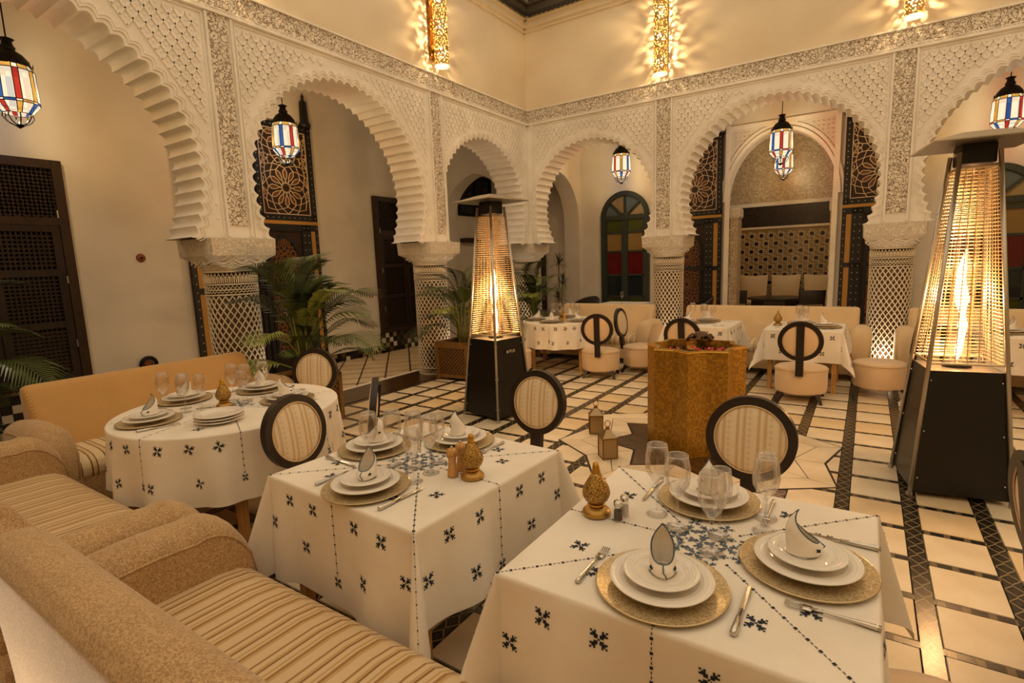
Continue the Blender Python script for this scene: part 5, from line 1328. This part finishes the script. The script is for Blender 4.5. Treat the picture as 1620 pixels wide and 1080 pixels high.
# ------------------------------------------------------------------ patio heaters
def make_heater():
    o = empty('patio_heater'); B, T = 0.245, 0.088; ZD, ZT = 0.80, 2.05
    hw = lambda z: B + (T - B) * z / 2.1
    cor = lambda sx, sy, z, k=1.0: (sx * hw(z) * k, sy * hw(z) * k, z)
    for sx in (-1, 1):
        for sy in (-1, 1):
            m = MB(); n = 8; m.tube([cor(sx, sy, 0.03, 1.03), cor(sx, sy, ZT + 0.05, 1.05)], 0.013, 8); m.build('corner_pole', 'steel', o, True)
            MB().lathe([(0.018, 0.0), (0.018, 0.03)], 10, (sx * hw(0) * 1.03, sy * hw(0) * 1.03, 0)).build('foot', 'steel', o)
    for s, ax in ((-1, 0), (1, 0), (-1, 1), (1, 1)):
        a, b = hw(0.03) * 0.99, hw(ZD) * 0.99
        q = [(-a, s * a, 0.03), (a, s * a, 0.03), (b, s * b, ZD), (-b, s * b, ZD)]
        if ax: q = [(y, x, z) for x, y, z in q]
        p = MB().add(q + [(x * 0.97, y * 0.97, z) for x, y, z in q], [(0, 1, 2, 3), (7, 6, 5, 4), (0, 4, 5, 1), (1, 5, 6, 2), (2, 6, 7, 3), (3, 7, 4, 0)]).build('side_panel', 'black_panel', o)
        for (sx, z) in ((-0.92, 0.12), (0.92, 0.12), (-0.92, 0.42), (0.92, 0.42), (-0.92, 0.74), (0.92, 0.74)):
            h_ = hw(z) * 0.99; c = (sx * h_, s * (h_ + 0.003), z); c = (c[1], c[0], c[2]) if ax else c
            MB().lathe([(0.0, -0.006), (0.005, -0.004), (0.006, 0), (0.005, 0.004), (0.0, 0.006)], 8, c).build('screw', 'silver', p, True)
        # wire guard: fine horizontal wires, a few uprights
        g = MB(); n = 54
        for i in range(n + 1):
            z = ZD + 0.05 + (ZT - 0.09 - ZD) * i / n; h_ = hw(z) * 0.96
            pts = [(-h_, s * h_, z), (h_, s * h_, z)]
            g.tube([(y, x, zz) for x, y, zz in pts] if ax else pts, 0.0030, 4, caps=False)
        for k in (-0.66, -0.33, 0.0, 0.33, 0.66):
            pts = [(k * hw(z) * 0.96, s * hw(z) * 0.965, z) for z in (ZD + 0.04, ZT - 0.04)]; g.tube([(y, x, zz) for x, y, zz in pts] if ax else pts, 0.0028, 4)
        for z in (ZD + 0.045, ZT - 0.04):
            h_ = hw(z) * 0.97; pts = [(-h_, s * h_, z), (h_, s * h_, z)]; g.tube([(y, x, zz) for x, y, zz in pts] if ax else pts, 0.008, 6)
        g.build('wire_guard', 'steel_wire', o)
    b = hw(ZD); MB().box(-b * 0.97, b * 0.97, -b * 0.97, b * 0.97, ZD - 0.015, ZD).build('burner_deck', 'steel', o)
    MB().lathe([(0.062, ZD + 0.02), (0.062, ZT - 0.03)], 24).build('glass_tube', 'glass_tube', o, True).data.polygons[0]
    MB().lathe([(0.0, ZD), (0.075, ZD), (0.075, ZD + 0.03), (0.0, ZD + 0.03)], 24).build('burner_cup', 'black_metal', o)
    fl = MB(); rr = random.Random(3); prof = [(0.006, 0.0), (0.020, 0.06), (0.017, 0.15), (0.026, 0.23), (0.014, 0.29), (0.030, 0.37), (0.034, 0.44), (0.022, 0.52), (0.024, 0.57), (0.010, 0.64), (0.0, 0.70)]
    v = []
    for r, z in prof:
        ox, oy = 0.012 * math.sin(z * 9), 0.010 * math.cos(z * 11)
        for k in range(14): a = 2 * PI * k / 14; v.append((ox + r * math.cos(a), oy + r * math.sin(a), ZD + 0.04 + z))
    fl.add(v, [(j * 14 + k, j * 14 + (k + 1) % 14, (j + 1) * 14 + (k + 1) % 14, (j + 1) * 14 + k) for j in range(len(prof) - 1) for k in range(14)]); fl.build('flame', 'flame', o, True)
    add_light('flame_light', 'POINT', (0, 0, ZD + 0.45), 80, (1.0, 0.68, 0.38), o, 0.05)
    t = hw(ZT)
    MB().rbox(-0.085, 0.085, -0.085, 0.085, ZT - 0.02, ZT + 0.10, 0.012, 2).build('top_housing', 'black_metal', o, 'auto')
    r = 0.27; z = ZT + 0.10
    MB().add([(-r, -r, z), (r, -r, z), (r, r, z), (-r, r, z), (-0.09, -0.09, z + 0.065), (0.09, -0.09, z + 0.065), (0.09, 0.09, z + 0.065), (-0.09, 0.09, z + 0.065), (-r, -r, z + 0.006), (r, -r, z + 0.006), (r, r, z + 0.006), (-r, r, z + 0.006)], [(3, 2, 1, 0), (0, 1, 9, 8), (1, 2, 10, 9), (2, 3, 11, 10), (3, 0, 8, 11), (8, 9, 5, 4), (9, 10, 6, 5), (10, 11, 7, 6), (11, 8, 4, 7), (4, 5, 6, 7)]).build('reflector', 'steel', o)
    return o
def text_mesh(name, body, size, mat, parent):
    cu = bpy.data.curves.new(name, 'FONT'); cu.body = body; cu.size = size; cu.extrude = 0.0006; cu.align_x = 'LEFT'
    to = bpy.data.objects.new('tmp', cu); COL.objects.link(to); dg = bpy.context.evaluated_depsgraph_get()
    me = bpy.data.meshes.new_from_object(to.evaluated_get(dg)); bpy.data.objects.remove(to); me.materials.clear(); me.materials.append(M[mat])
    return obj(name, me, parent)
ht = make_heater()
place(ht, USED, (-3.145, 4.41, 0), -0.19, 'tall pyramid patio heater with black base between the palms and the golden fountain', 'pyramid patio heaters', 'patio heater')
h2 = place(ht, USED, (0.50, 4.32, 0), 0.16, 'tall pyramid patio heater with glowing flame on the right aisle', 'pyramid patio heaters', 'patio heater')
lg = text_mesh('logo_lettering', 'PUR', 0.045, 'paint_dot', ht); lg.rotation_euler = (PI / 2 - 0.075, 0, PI / 2); lg.location = (0.206, -0.015, 0.66)
lc = MB().lathe([(0.0, 0.0), (0.017, 0.0)], 20); lc.v = [(0.0, x, y) for x, y, z in lc.v]; lc = lc.build('logo_disc', 'paint_dot', ht); lc.location = (0.2075, -0.045, 0.675); lc.rotation_euler = (0, -0.075, 0)

# ------------------------------------------------------------------ fountain and floor medallion
FX, FY = -1.14, 4.39
fn = empty('fountain', (FX, FY, 0), 0.0, 'golden mosaic star-shaped fountain with floating red petals', 'fountain')
def star(R, r, n=8, ph=0.0): return [((R if k % 2 == 0 else r) * math.cos(PI * k / n + ph), (R if k % 2 == 0 else r) * math.sin(PI * k / n + ph)) for k in range(2 * n)]
SO, SI = star(0.385, 0.315, 8, 0.12), star(0.34, 0.275, 8, 0.12); ZF = 0.84
m = MB(); k = 16
m.add([(x, y, 0) for x, y in SO] + [(x, y, ZF - 0.02) for x, y in SO] + [(x * 0.985, y * 0.985, ZF) for x, y in SO] + [(x, y, ZF) for x, y in SI] + [(x, y, ZF - 0.10) for x, y in SI],
      [(j * k + i, j * k + (i + 1) % k, (j + 1) * k + (i + 1) % k, (j + 1) * k + i) for j in range(4) for i in range(k)]); m.build('basin', 'zellige_gold', fn)
e = MB()
e.tube([(x, y, ZF - 0.012) for x, y in SO], 0.008, 5, closed=True); e.build('edge_strips', 'brass', fn)
MB().add([(x * 0.98, y * 0.98, ZF - 0.05) for x, y in SI], [tuple(range(16))]).build('water', 'water', fn)
rr = random.Random(11)
for i in range(26):
    a, r = rr.uniform(0, 2 * PI), 0.24 * math.sqrt(rr.random()); p = MB(); s = rr.uniform(0.018, 0.034); b = rr.uniform(0, 6)
    p.grid(lambda u, v: (s * (u - 0.5) * 1.6 * math.cos(b) - s * (v - 0.5) * math.sin(b), s * (u - 0.5) * 1.6 * math.sin(b) + s * (v - 0.5) * math.cos(b), 0.012 * math.sin(PI * u) * (v + 0.4)), 5, 4)
    q = p.build('rose_petal', 'petal_pink' if i % 4 == 0 else 'petal_red', None, True, (FX + r * math.cos(a), FY + r * math.sin(a), ZF - 0.048)); tag(q, ('pink' if i % 4 == 0 else 'red') + ' rose petal floating in the golden fountain', 'petal', 'petals in the fountain')
tf = empty('turtle_spout', (FX - 0.02, FY + 0.24, ZF + 0.0), 0.1, 'small bronze turtle spout on the rim of the golden fountain', 'ornament')
MB().grid(lambda u, v: (0.062 * math.cos(2 * PI * u) * math.sin(PI * v), 0.075 * math.sin(2 * PI * u) * math.sin(PI * v), 0.036 + 0.034 * math.cos(PI * v) * (1.25 if v < 0.5 else 0.6)), 20, 11, cu=True).build('shell', 'bronze', tf, True)
MB().tube([(0, -0.06, 0.03), (0, -0.10, 0.034), (0, -0.125, 0.022), (0, -0.135, 0.012)], [0.018, 0.022, 0.018, 0.008], 10).build('head', 'bronze', tf, True)
for sx in (-1, 1):
    for sy in (-1, 1): MB().tube([(sx * 0.04, sy * 0.03, 0.03), (sx * 0.075, sy * 0.045 - 0.01, 0.04), (sx * 0.10, sy * 0.06 - 0.02, 0.012)], [0.016, 0.018, 0.012], 8).build('flipper', 'bronze', tf, True)
# inlaid star around the fountain: brown zellige star, cream slabs, dark joints
md = empty('floor_medallion', (FX, FY, 0)); md['kind'] = 'structure'
MB().prism(star(1.14, 0.96, 8, PI / 8), -0.004, 0.0005).build('joint_bed', 'joint_dark', md)
MB().prism(star(0.74, 0.52, 8, PI / 8), -0.002, 0.0035).build('zellige_star', 'zellige_brown', md)
o1, i1 = star(1.13, 0.95, 8, PI / 8), star(0.765, 0.545, 8, PI / 8)
def lerp(a, b, t): return (a[0] + (b[0] - a[0]) * t, a[1] + (b[1] - a[1]) * t)
for i in range(16):
    j = (i + 1) % 16
    for a, b in ((0.0, 0.5), (0.5, 1.0)):
        q = [lerp(lerp(i1[i], o1[i], a), lerp(i1[j], o1[j], a), 0.008), lerp(lerp(i1[i], o1[i], a), lerp(i1[j], o1[j], a), 0.992), lerp(lerp(i1[i], o1[i], b - 0.02), lerp(i1[j], o1[j], b - 0.02), 0.992), lerp(lerp(i1[i], o1[i], b - 0.02), lerp(i1[j], o1[j], b - 0.02), 0.008)]
        MB().prism(q, -0.002, 0.003).build('marble_slab', 'marble', md)

# ------------------------------------------------------------------ small floor lanterns
def make_tin():
    o = empty('tin_lantern'); s = 0.062
    MB().prism([(s, s), (-s, s), (-s, -s), (s, -s)], 0, 0.008).build('base', 'lantern_tin', o)
    for k in range(4):
        q = Matrix.Rotation(k * PI / 2, 4, 'Z'); m = MB(); m.T = q; m.add([(-s + .008, s - .004, 0.01), (s - .008, s - .004, 0.01), (s - .008, s - .004, 0.165), (-s + .008, s - .004, 0.165)], [(0, 1, 2, 3)]); m.build('pane', 'lantern_tin', o)
        m = MB(); m.T = q; m.tube([(s - .004, s - .004, 0.004), (s - .004, s - .004, 0.168)], 0.005, 5); m.bar((-s, s - .003, 0.165), (s, s - .003, 0.165), 0.012, 0.004, (0, 1, 0)); m.build('corner_bar', 'brass_dark', o)
        m = MB(); m.T = q; m.add([(-s, s, 0.168), (s, s, 0.168), (0.012, 0.012, 0.232), (-0.012, 0.012, 0.232)], [(0, 1, 2, 3)]); m.build('roof_panel', 'lantern_tin', o)
    MB().lathe([(0.016, 0.23), (0.018, 0.238), (0.010, 0.25), (0.0, 0.252)], 10).build('knob', 'brass_dark', o, True)
    MB().tube([(0.022 * math.cos(t), 0, 0.272 + 0.026 * math.sin(t)) for t in [2 * PI * k / 18 for k in range(18)]], 0.003, 6, closed=True).build('handle_ring', 'brass_dark', o, True)
    return o
tn_ = make_tin()
place(tn_, USED, (-1.98, 4.28, 0.004), 0.5, 'square tin lantern on the marble floor, farther from the tables', 'tin floor lanterns', 'lantern')
place(tn_, USED, (-1.64, 3.76, 0.004), 0.75, 'square tin lantern on the marble floor, closer to the salt-shaker table', 'tin floor lanterns', 'lantern')

# ------------------------------------------------------------------ planters and palms
def make_planter(h, H, label, loc, rz):
    o = empty('planter', loc, rz, label, 'planter', 'wooden planters')
    for k in range(4):
        q = Matrix.Rotation(k * PI / 2, 4, 'Z')
        m = MB(); m.T = q; m.box(-h + 0.03, h - 0.03, h - 0.03, h - 0.012, 0.05, H - 0.03); m.build('panel', 'planter_panel', o)
        m = MB(); m.T = q
        m.box(h - 0.05, h, h - 0.05, h, 0.0, H); m.build('corner_post', 'planter_wood', o)
        m = MB(); m.T = q; m.box(-h + 0.05, h - 0.05, h - 0.03, h - 0.002, 0.04, 0.085); m.build('bottom_rail', 'planter_wood', o)
        m = MB(); m.T = q; m.box(-h + 0.05, h - 0.05, h - 0.03, h - 0.002, H - 0.075, H - 0.02); m.build('top_rail', 'planter_wood', o)
        m = MB(); m.T = q
        n = 9
        for i in range(-n, n + 1):
            for sg in (-1, 1):
                x0 = i * 0.055; pts = []
                for z in (0.09, H - 0.08):
                    x = x0 + sg * (z - 0.09); pts.append([x, z])
                w = h - 0.055
                (xa, za), (xb, zb) = pts
                if max(xa, xb) < -w or min(xa, xb) > w: continue
                for p, r_ in ((pts[0], pts[1]), (pts[1], pts[0])):
                    if abs(p[0]) > w:
                        t = ((w if p[0] > 0 else -w) - r_[0]) / (p[0] - r_[0]); p[1] = r_[1] + (p[1] - r_[1]) * t; p[0] = w if p[0] > 0 else -w
                m.bar((pts[0][0], h - 0.012, pts[0][1]), (pts[1][0], h - 0.012, pts[1][1]), 0.009, 0.005, (0, 1, 0))
        m.build('trellis', 'planter_wood', o)
    MB().box(-h + 0.03, h - 0.03, -h + 0.03, h - 0.03, H - 0.10, H - 0.06).build('soil', 'soil', o)
    MB().prism([(-h, -h), (h, -h), (h, h), (-h, h), (-h, -h + 1e-4), (-h + 0.05, -h + 0.05), (-h + 0.05, h - 0.05), (h - 0.05, h - 0.05), (h - 0.05, -h + 0.05), (-h + 0.05, -h + 0.05 - 1e-4)], H - 0.02, H + 0.004).build('top_rim', 'planter_wood', o)
    return o
def frond_mesh(seed, L, mat):
    rr = random.Random(seed); m = MB(); n = 22; lift = 0.9
    P = lambda t: Vector((L * (t * 0.62 + 0.15 * t * t), 0, L * (0.85 * t - 0.55 * t ** 2.6)))
    m.tube([P(k / 12) for k in range(13)], [0.007 * (1 - 0.8 * k / 12) for k in range(13)], 5)
    for i in range(n):
        t = 0.30 + 0.70 * i / (n - 1); p = P(t); d = (P(min(1, t + 0.02)) - P(t - 0.02)).normalized()
        for s in (-1, 1):
            ll = L * (0.34 * math.sin(PI * (0.18 + 0.80 * (t - 0.30) / 0.70)) + 0.06) * rr.uniform(0.85, 1.1)
            out = (Vector((0, s, 0)) * 0.80 + d * 0.75 + Vector((0, 0, 0.10))).normalized(); wv = d.cross(out).normalized().cross(out).normalized() * 0.010
            tip = p + out * ll + Vector((0, 0, -0.30 * ll)); mid = p + out * ll * 0.55 + Vector((0, 0, -0.05 * ll))
            m.add([p - wv * 0.4, p + wv * 0.4, mid + wv, tip, mid - wv], [(0, 1, 2, 4), (4, 2, 3)])
    return m.mesh('frond', mat)
FR = {mt: [frond_mesh(i * 7 + len(mt), L, mt) for i, L in enumerate((0.75, 0.95, 1.12))] for mt in ('leaf', 'leaf_light', 'leaf_dark')}
def palm(loc, n, scale, label, seed, spread=0.30, avoid=()):
    o = empty('potted_palm', loc, 0, label, 'palm', 'potted palms'); rr = random.Random(seed)
    for i in range(7):
        a = rr.uniform(0, 6.28); r = rr.uniform(0.01, 0.07); MB().tube([(r * math.cos(a), r * math.sin(a), -0.02), (1.4 * r * math.cos(a), 1.4 * r * math.sin(a), 0.35 * scale), (2.0 * r * math.cos(a), 2.0 * r * math.sin(a), 0.62 * scale)], [0.014, 0.011, 0.007], 6).build('cane', 'stem', o, True)
    for i in range(n):
        a = i * 2.399 + rr.uniform(-0.3, 0.3); q = i / n
        f = obj('frond', FR[rr.choices(['leaf', 'leaf_dark', 'leaf_light'], [5, 4, 2])[0]][rr.randrange(3)], o)
        z = 0.05 + 0.50 * scale * (q ** 0.8); f.location = (0.05 * math.cos(a), 0.05 * math.sin(a), z)
        tilt = (1.0 - q) * spread - 0.95 * q + rr.uniform(-0.15, 0.15)
        sc_ = scale * rr.uniform(0.72, 1.0)
        for (ax, ay) in avoid:                             # fronds growing towards a column or chair stay short and upright
            da = abs((a - math.atan2(ay, ax) + PI) % (2 * PI) - PI)
            if da < 0.75: tilt = min(tilt, -0.75); sc_ = min(sc_, 0.62 * math.hypot(ax, ay))
        f.rotation_euler = (rr.uniform(-0.25, 0.25), tilt, a); f.scale = [sc_] * 3
    return o
make_planter(0.235, 0.50, 'wooden trellis planter beside the edge of the gold sofa', (-4.68, 3.25, 0), 0.12)
palm((-4.68, 3.25, 0.44), 44, 1.08, 'bushy green palm in front of the tall closed painted door', 5, avoid=((-0.57, -0.36), (0.68, -0.39)))
make_planter(0.27, 0.52, 'wooden trellis planter beside the tall heater and tiled column', (-4.62, 5.68, 0), 0.05)
palm((-4.62, 5.68, 0.46), 26, 0.92, 'green palm between the tiled column and the tall heater', 9, avoid=((-0.63, 0.13),))
make_planter(0.22, 0.45, 'wooden planter in the corner behind the far round table', (-4.62, 7.62, 0), 0)
palm((-4.62, 7.62, 0.40), 30, 0.95, 'dark green palm before the corner column behind the far round table', 13, avoid=((-0.5, 0.55), (0.5, 0.1)))
make_planter(0.24, 0.50, 'wooden planter by the dark lattice door', (-6.55, 1.02, 0), 0)
palm((-6.55, 1.02, 0.44), 26, 1.1, 'palm with drooping fronds before the dark lattice door', 21, 0.8)
def dracaena(loc, label):
    o = empty('dracaena', loc, 0, label, 'plant'); rr = random.Random(4)
    MB().lathe([(0.0, 0), (0.12, 0), (0.15, 0.3), (0.13, 0.3), (0.12, 0.26), (0.0, 0.26)], 20).build('pot', 'iron', o, 'auto')
    for hx, hy, hz in ((0.0, 0.0, 1.50), (0.05, 0.04, 1.12), (-0.03, 0.02, 0.85)):
        MB().tube([(hx * 0.3, hy * 0.3, 0.25), (hx, hy, hz)], [0.018, 0.012], 7).build('trunk', 'planter_wood', o, True)
        for i in range(34):
            a, e = rr.uniform(0, 6.28), rr.uniform(-0.35, 1.4); L = rr.uniform(0.22, 0.32); d = Vector((math.cos(a) * math.cos(e), math.sin(a) * math.cos(e), math.sin(e))); s = Vector((-math.sin(a), math.cos(a), 0)) * 0.009
            c = Vector((hx, hy, hz)); m = MB(); m.add([c - s, c + s, c + d * L * 0.6 + s, c + d * L + Vector((0, 0, -0.06)), c + d * L * 0.6 - s], [(0, 1, 2, 4), (4, 2, 3)]); m.build('leaf', 'leaf_dark', o)
    return o
dracaena((-4.88, 8.98, 0), 'slender dracaena with spiky tufts before the plain gallery wall')

# ------------------------------------------------------------------ gallery and salon furniture
def armchair(loc, rz, label):
    o = empty('armchair', loc, rz, label, 'armchair', 'dark gallery armchairs')
    MB().lathe([(0.0, 0.12), (0.27, 0.12), (0.29, 0.2), (0.29, 0.40), (0.25, 0.44), (0.0, 0.45)], 28).build('seat', 'leather', o, True)
    m = MB(); m.grid(lambda u, v: ((0.31 + 0.03 * v) * math.cos(PI * (1.0 + u) - 0.0), (0.31 + 0.05 * v) * math.sin(PI * (1.0 + u)), 0.3 + v * (0.32 + 0.22 * math.sin(PI * u))), 24, 8)
    m.grid(lambda u, v: ((0.27 + 0.03 * v) * math.cos(PI * (2.0 - u)), (0.27 + 0.05 * v) * math.sin(PI * (2.0 - u)), 0.3 + v * (0.32 + 0.22 * math.sin(PI * u))), 24, 8)
    m.tube([((0.29 + 0.03) * math.cos(PI * (1 + u / 20)), (0.29 + 0.05) * math.sin(PI * (1 + u / 20)), 0.62 + 0.22 * math.sin(PI * u / 20)) for u in range(21)], 0.024, 8); m.build('back_shell', 'leather', o, True)
    for sx in (-1, 1):
        for sy in (-1, 1): MB().lathe([(0.014, 0), (0.022, 0.13)], 8, (sx * 0.18, sy * 0.18, 0)).build('leg', 'dark_wood', o, True)
armchair((-4.72, 9.62, 0), -PI / 2 - 0.5 + PI, 'dark leather armchair in the gallery beside the dracaena')
armchair((-2.55, 9.55, 0), PI / 2 + 0.4, 'dark leather armchair in the gallery behind the tiled column')
T4 = (-3.93, 9.75, 0)
place(tbs, USED, T4, 0, 'square wooden table before the arched stained-glass door', tn, 'table')
cloth('tablecloth', T4, 0, 0.421, 0.36, False, 15, 'plain white cloth on the table before the arched stained-glass door', cn, embroider=False)
place(glass_s, USED, (-3.95, 9.8, Z0), 0, 'small clear wine glass on the table before the arched stained-glass door', 'wine glasses', 'wine glass')
bn = empty('bench', (-1.55, 12.95, 0), 0, 'long upholstered bench along the patterned tile wall of the salon', 'bench')
MB().rbox(-1.35, 1.35, -0.32, 0.35, 0.10, 0.42, 0.03, 2).build('base', 'cushion', bn, 'auto'); MB().rbox(-1.35, 1.35, -0.36, 0.35, 0.42, 0.56, 0.05, 3).build('seat_cushion', 'cushion', bn, 'auto')
for i, x in enumerate((-2.15, -1.50, -0.86)):
    c = MB()
    c.grid(lambda u, v: (0.29 * (2 * u - 1) * (0.90 + 0.10 * v), -0.11 * math.sin(PI * min(max(u, 0.02), 0.98)) ** 0.5 * math.sin(PI * min(max(v, 0.02), 0.98)) ** 0.5, 0.50 * v + 0.03 * (2 * u - 1) ** 2 * (v - 0.2)), 18, 18)
    c.grid(lambda u, v: (-0.29 * (2 * u - 1) * (0.90 + 0.10 * v), 0.08 * math.sin(PI * min(max(u, 0.02), 0.98)) ** 0.5 * math.sin(PI * min(max(v, 0.02), 0.98)) ** 0.5, 0.50 * v + 0.03 * (2 * u - 1) ** 2 * (v - 0.2)), 18, 18)
    o = c.build('back_cushion', 'cushion', None, True, (x, 13.16, 0.565)); o.rotation_euler = (-0.16, 0, 0)
    tag(o, ('large beige cushion on the salon bench, nearest the tiled jamb', 'large beige cushion in the middle of the salon bench', 'large beige cushion on the salon bench behind the small dark chair')[i], 'cushion', 'cushions on the salon bench')
ct = empty('low_table', (-1.52, 12.12, 0), 0, 'dark carved octagonal table in the salon', 'table')
MB().lathe([(0.0, 0.62), (0.56, 0.62), (0.58, 0.64), (0.58, 0.66), (0.0, 0.66)], 8, ph=PI / 8).build('tabletop', 'dark_wood', ct); MB().lathe([(0.50, 0.0), (0.50, 0.62)], 8, ph=PI / 8).build('carved_body', 'zellige_dark', ct)
for x, rz, lb in ((-2.12, -0.1, 'slim dark chair with beige seat left of the carved salon table'), (-0.86, 0.15, 'small dark chair right of the carved salon table')):
    o = empty('side_chair', (x, 11.40, 0), rz, lb, 'chair', 'salon side chairs')
    MB().rbox(-0.20, 0.20, -0.20, 0.20, 0.42, 0.50, 0.03, 2).build('seat', 'cushion', o, 'auto')
    for sx in (-1, 1):
        MB().tube([(sx * 0.19, 0.19, 0), (sx * 0.19, 0.19, 0.44)], 0.016, 6).build('leg', 'dark_wood', o); MB().tube([(sx * 0.19, -0.19, 0), (sx * 0.19, -0.19, 0.44), (sx * 0.20, -0.24, 0.86)], 0.018, 6).build('back_leg', 'dark_wood', o)
    MB().rbox(-0.2, 0.2, -0.255, -0.225, 0.60, 0.86, 0.012, 2).build('backrest', 'leather', o, 'auto')
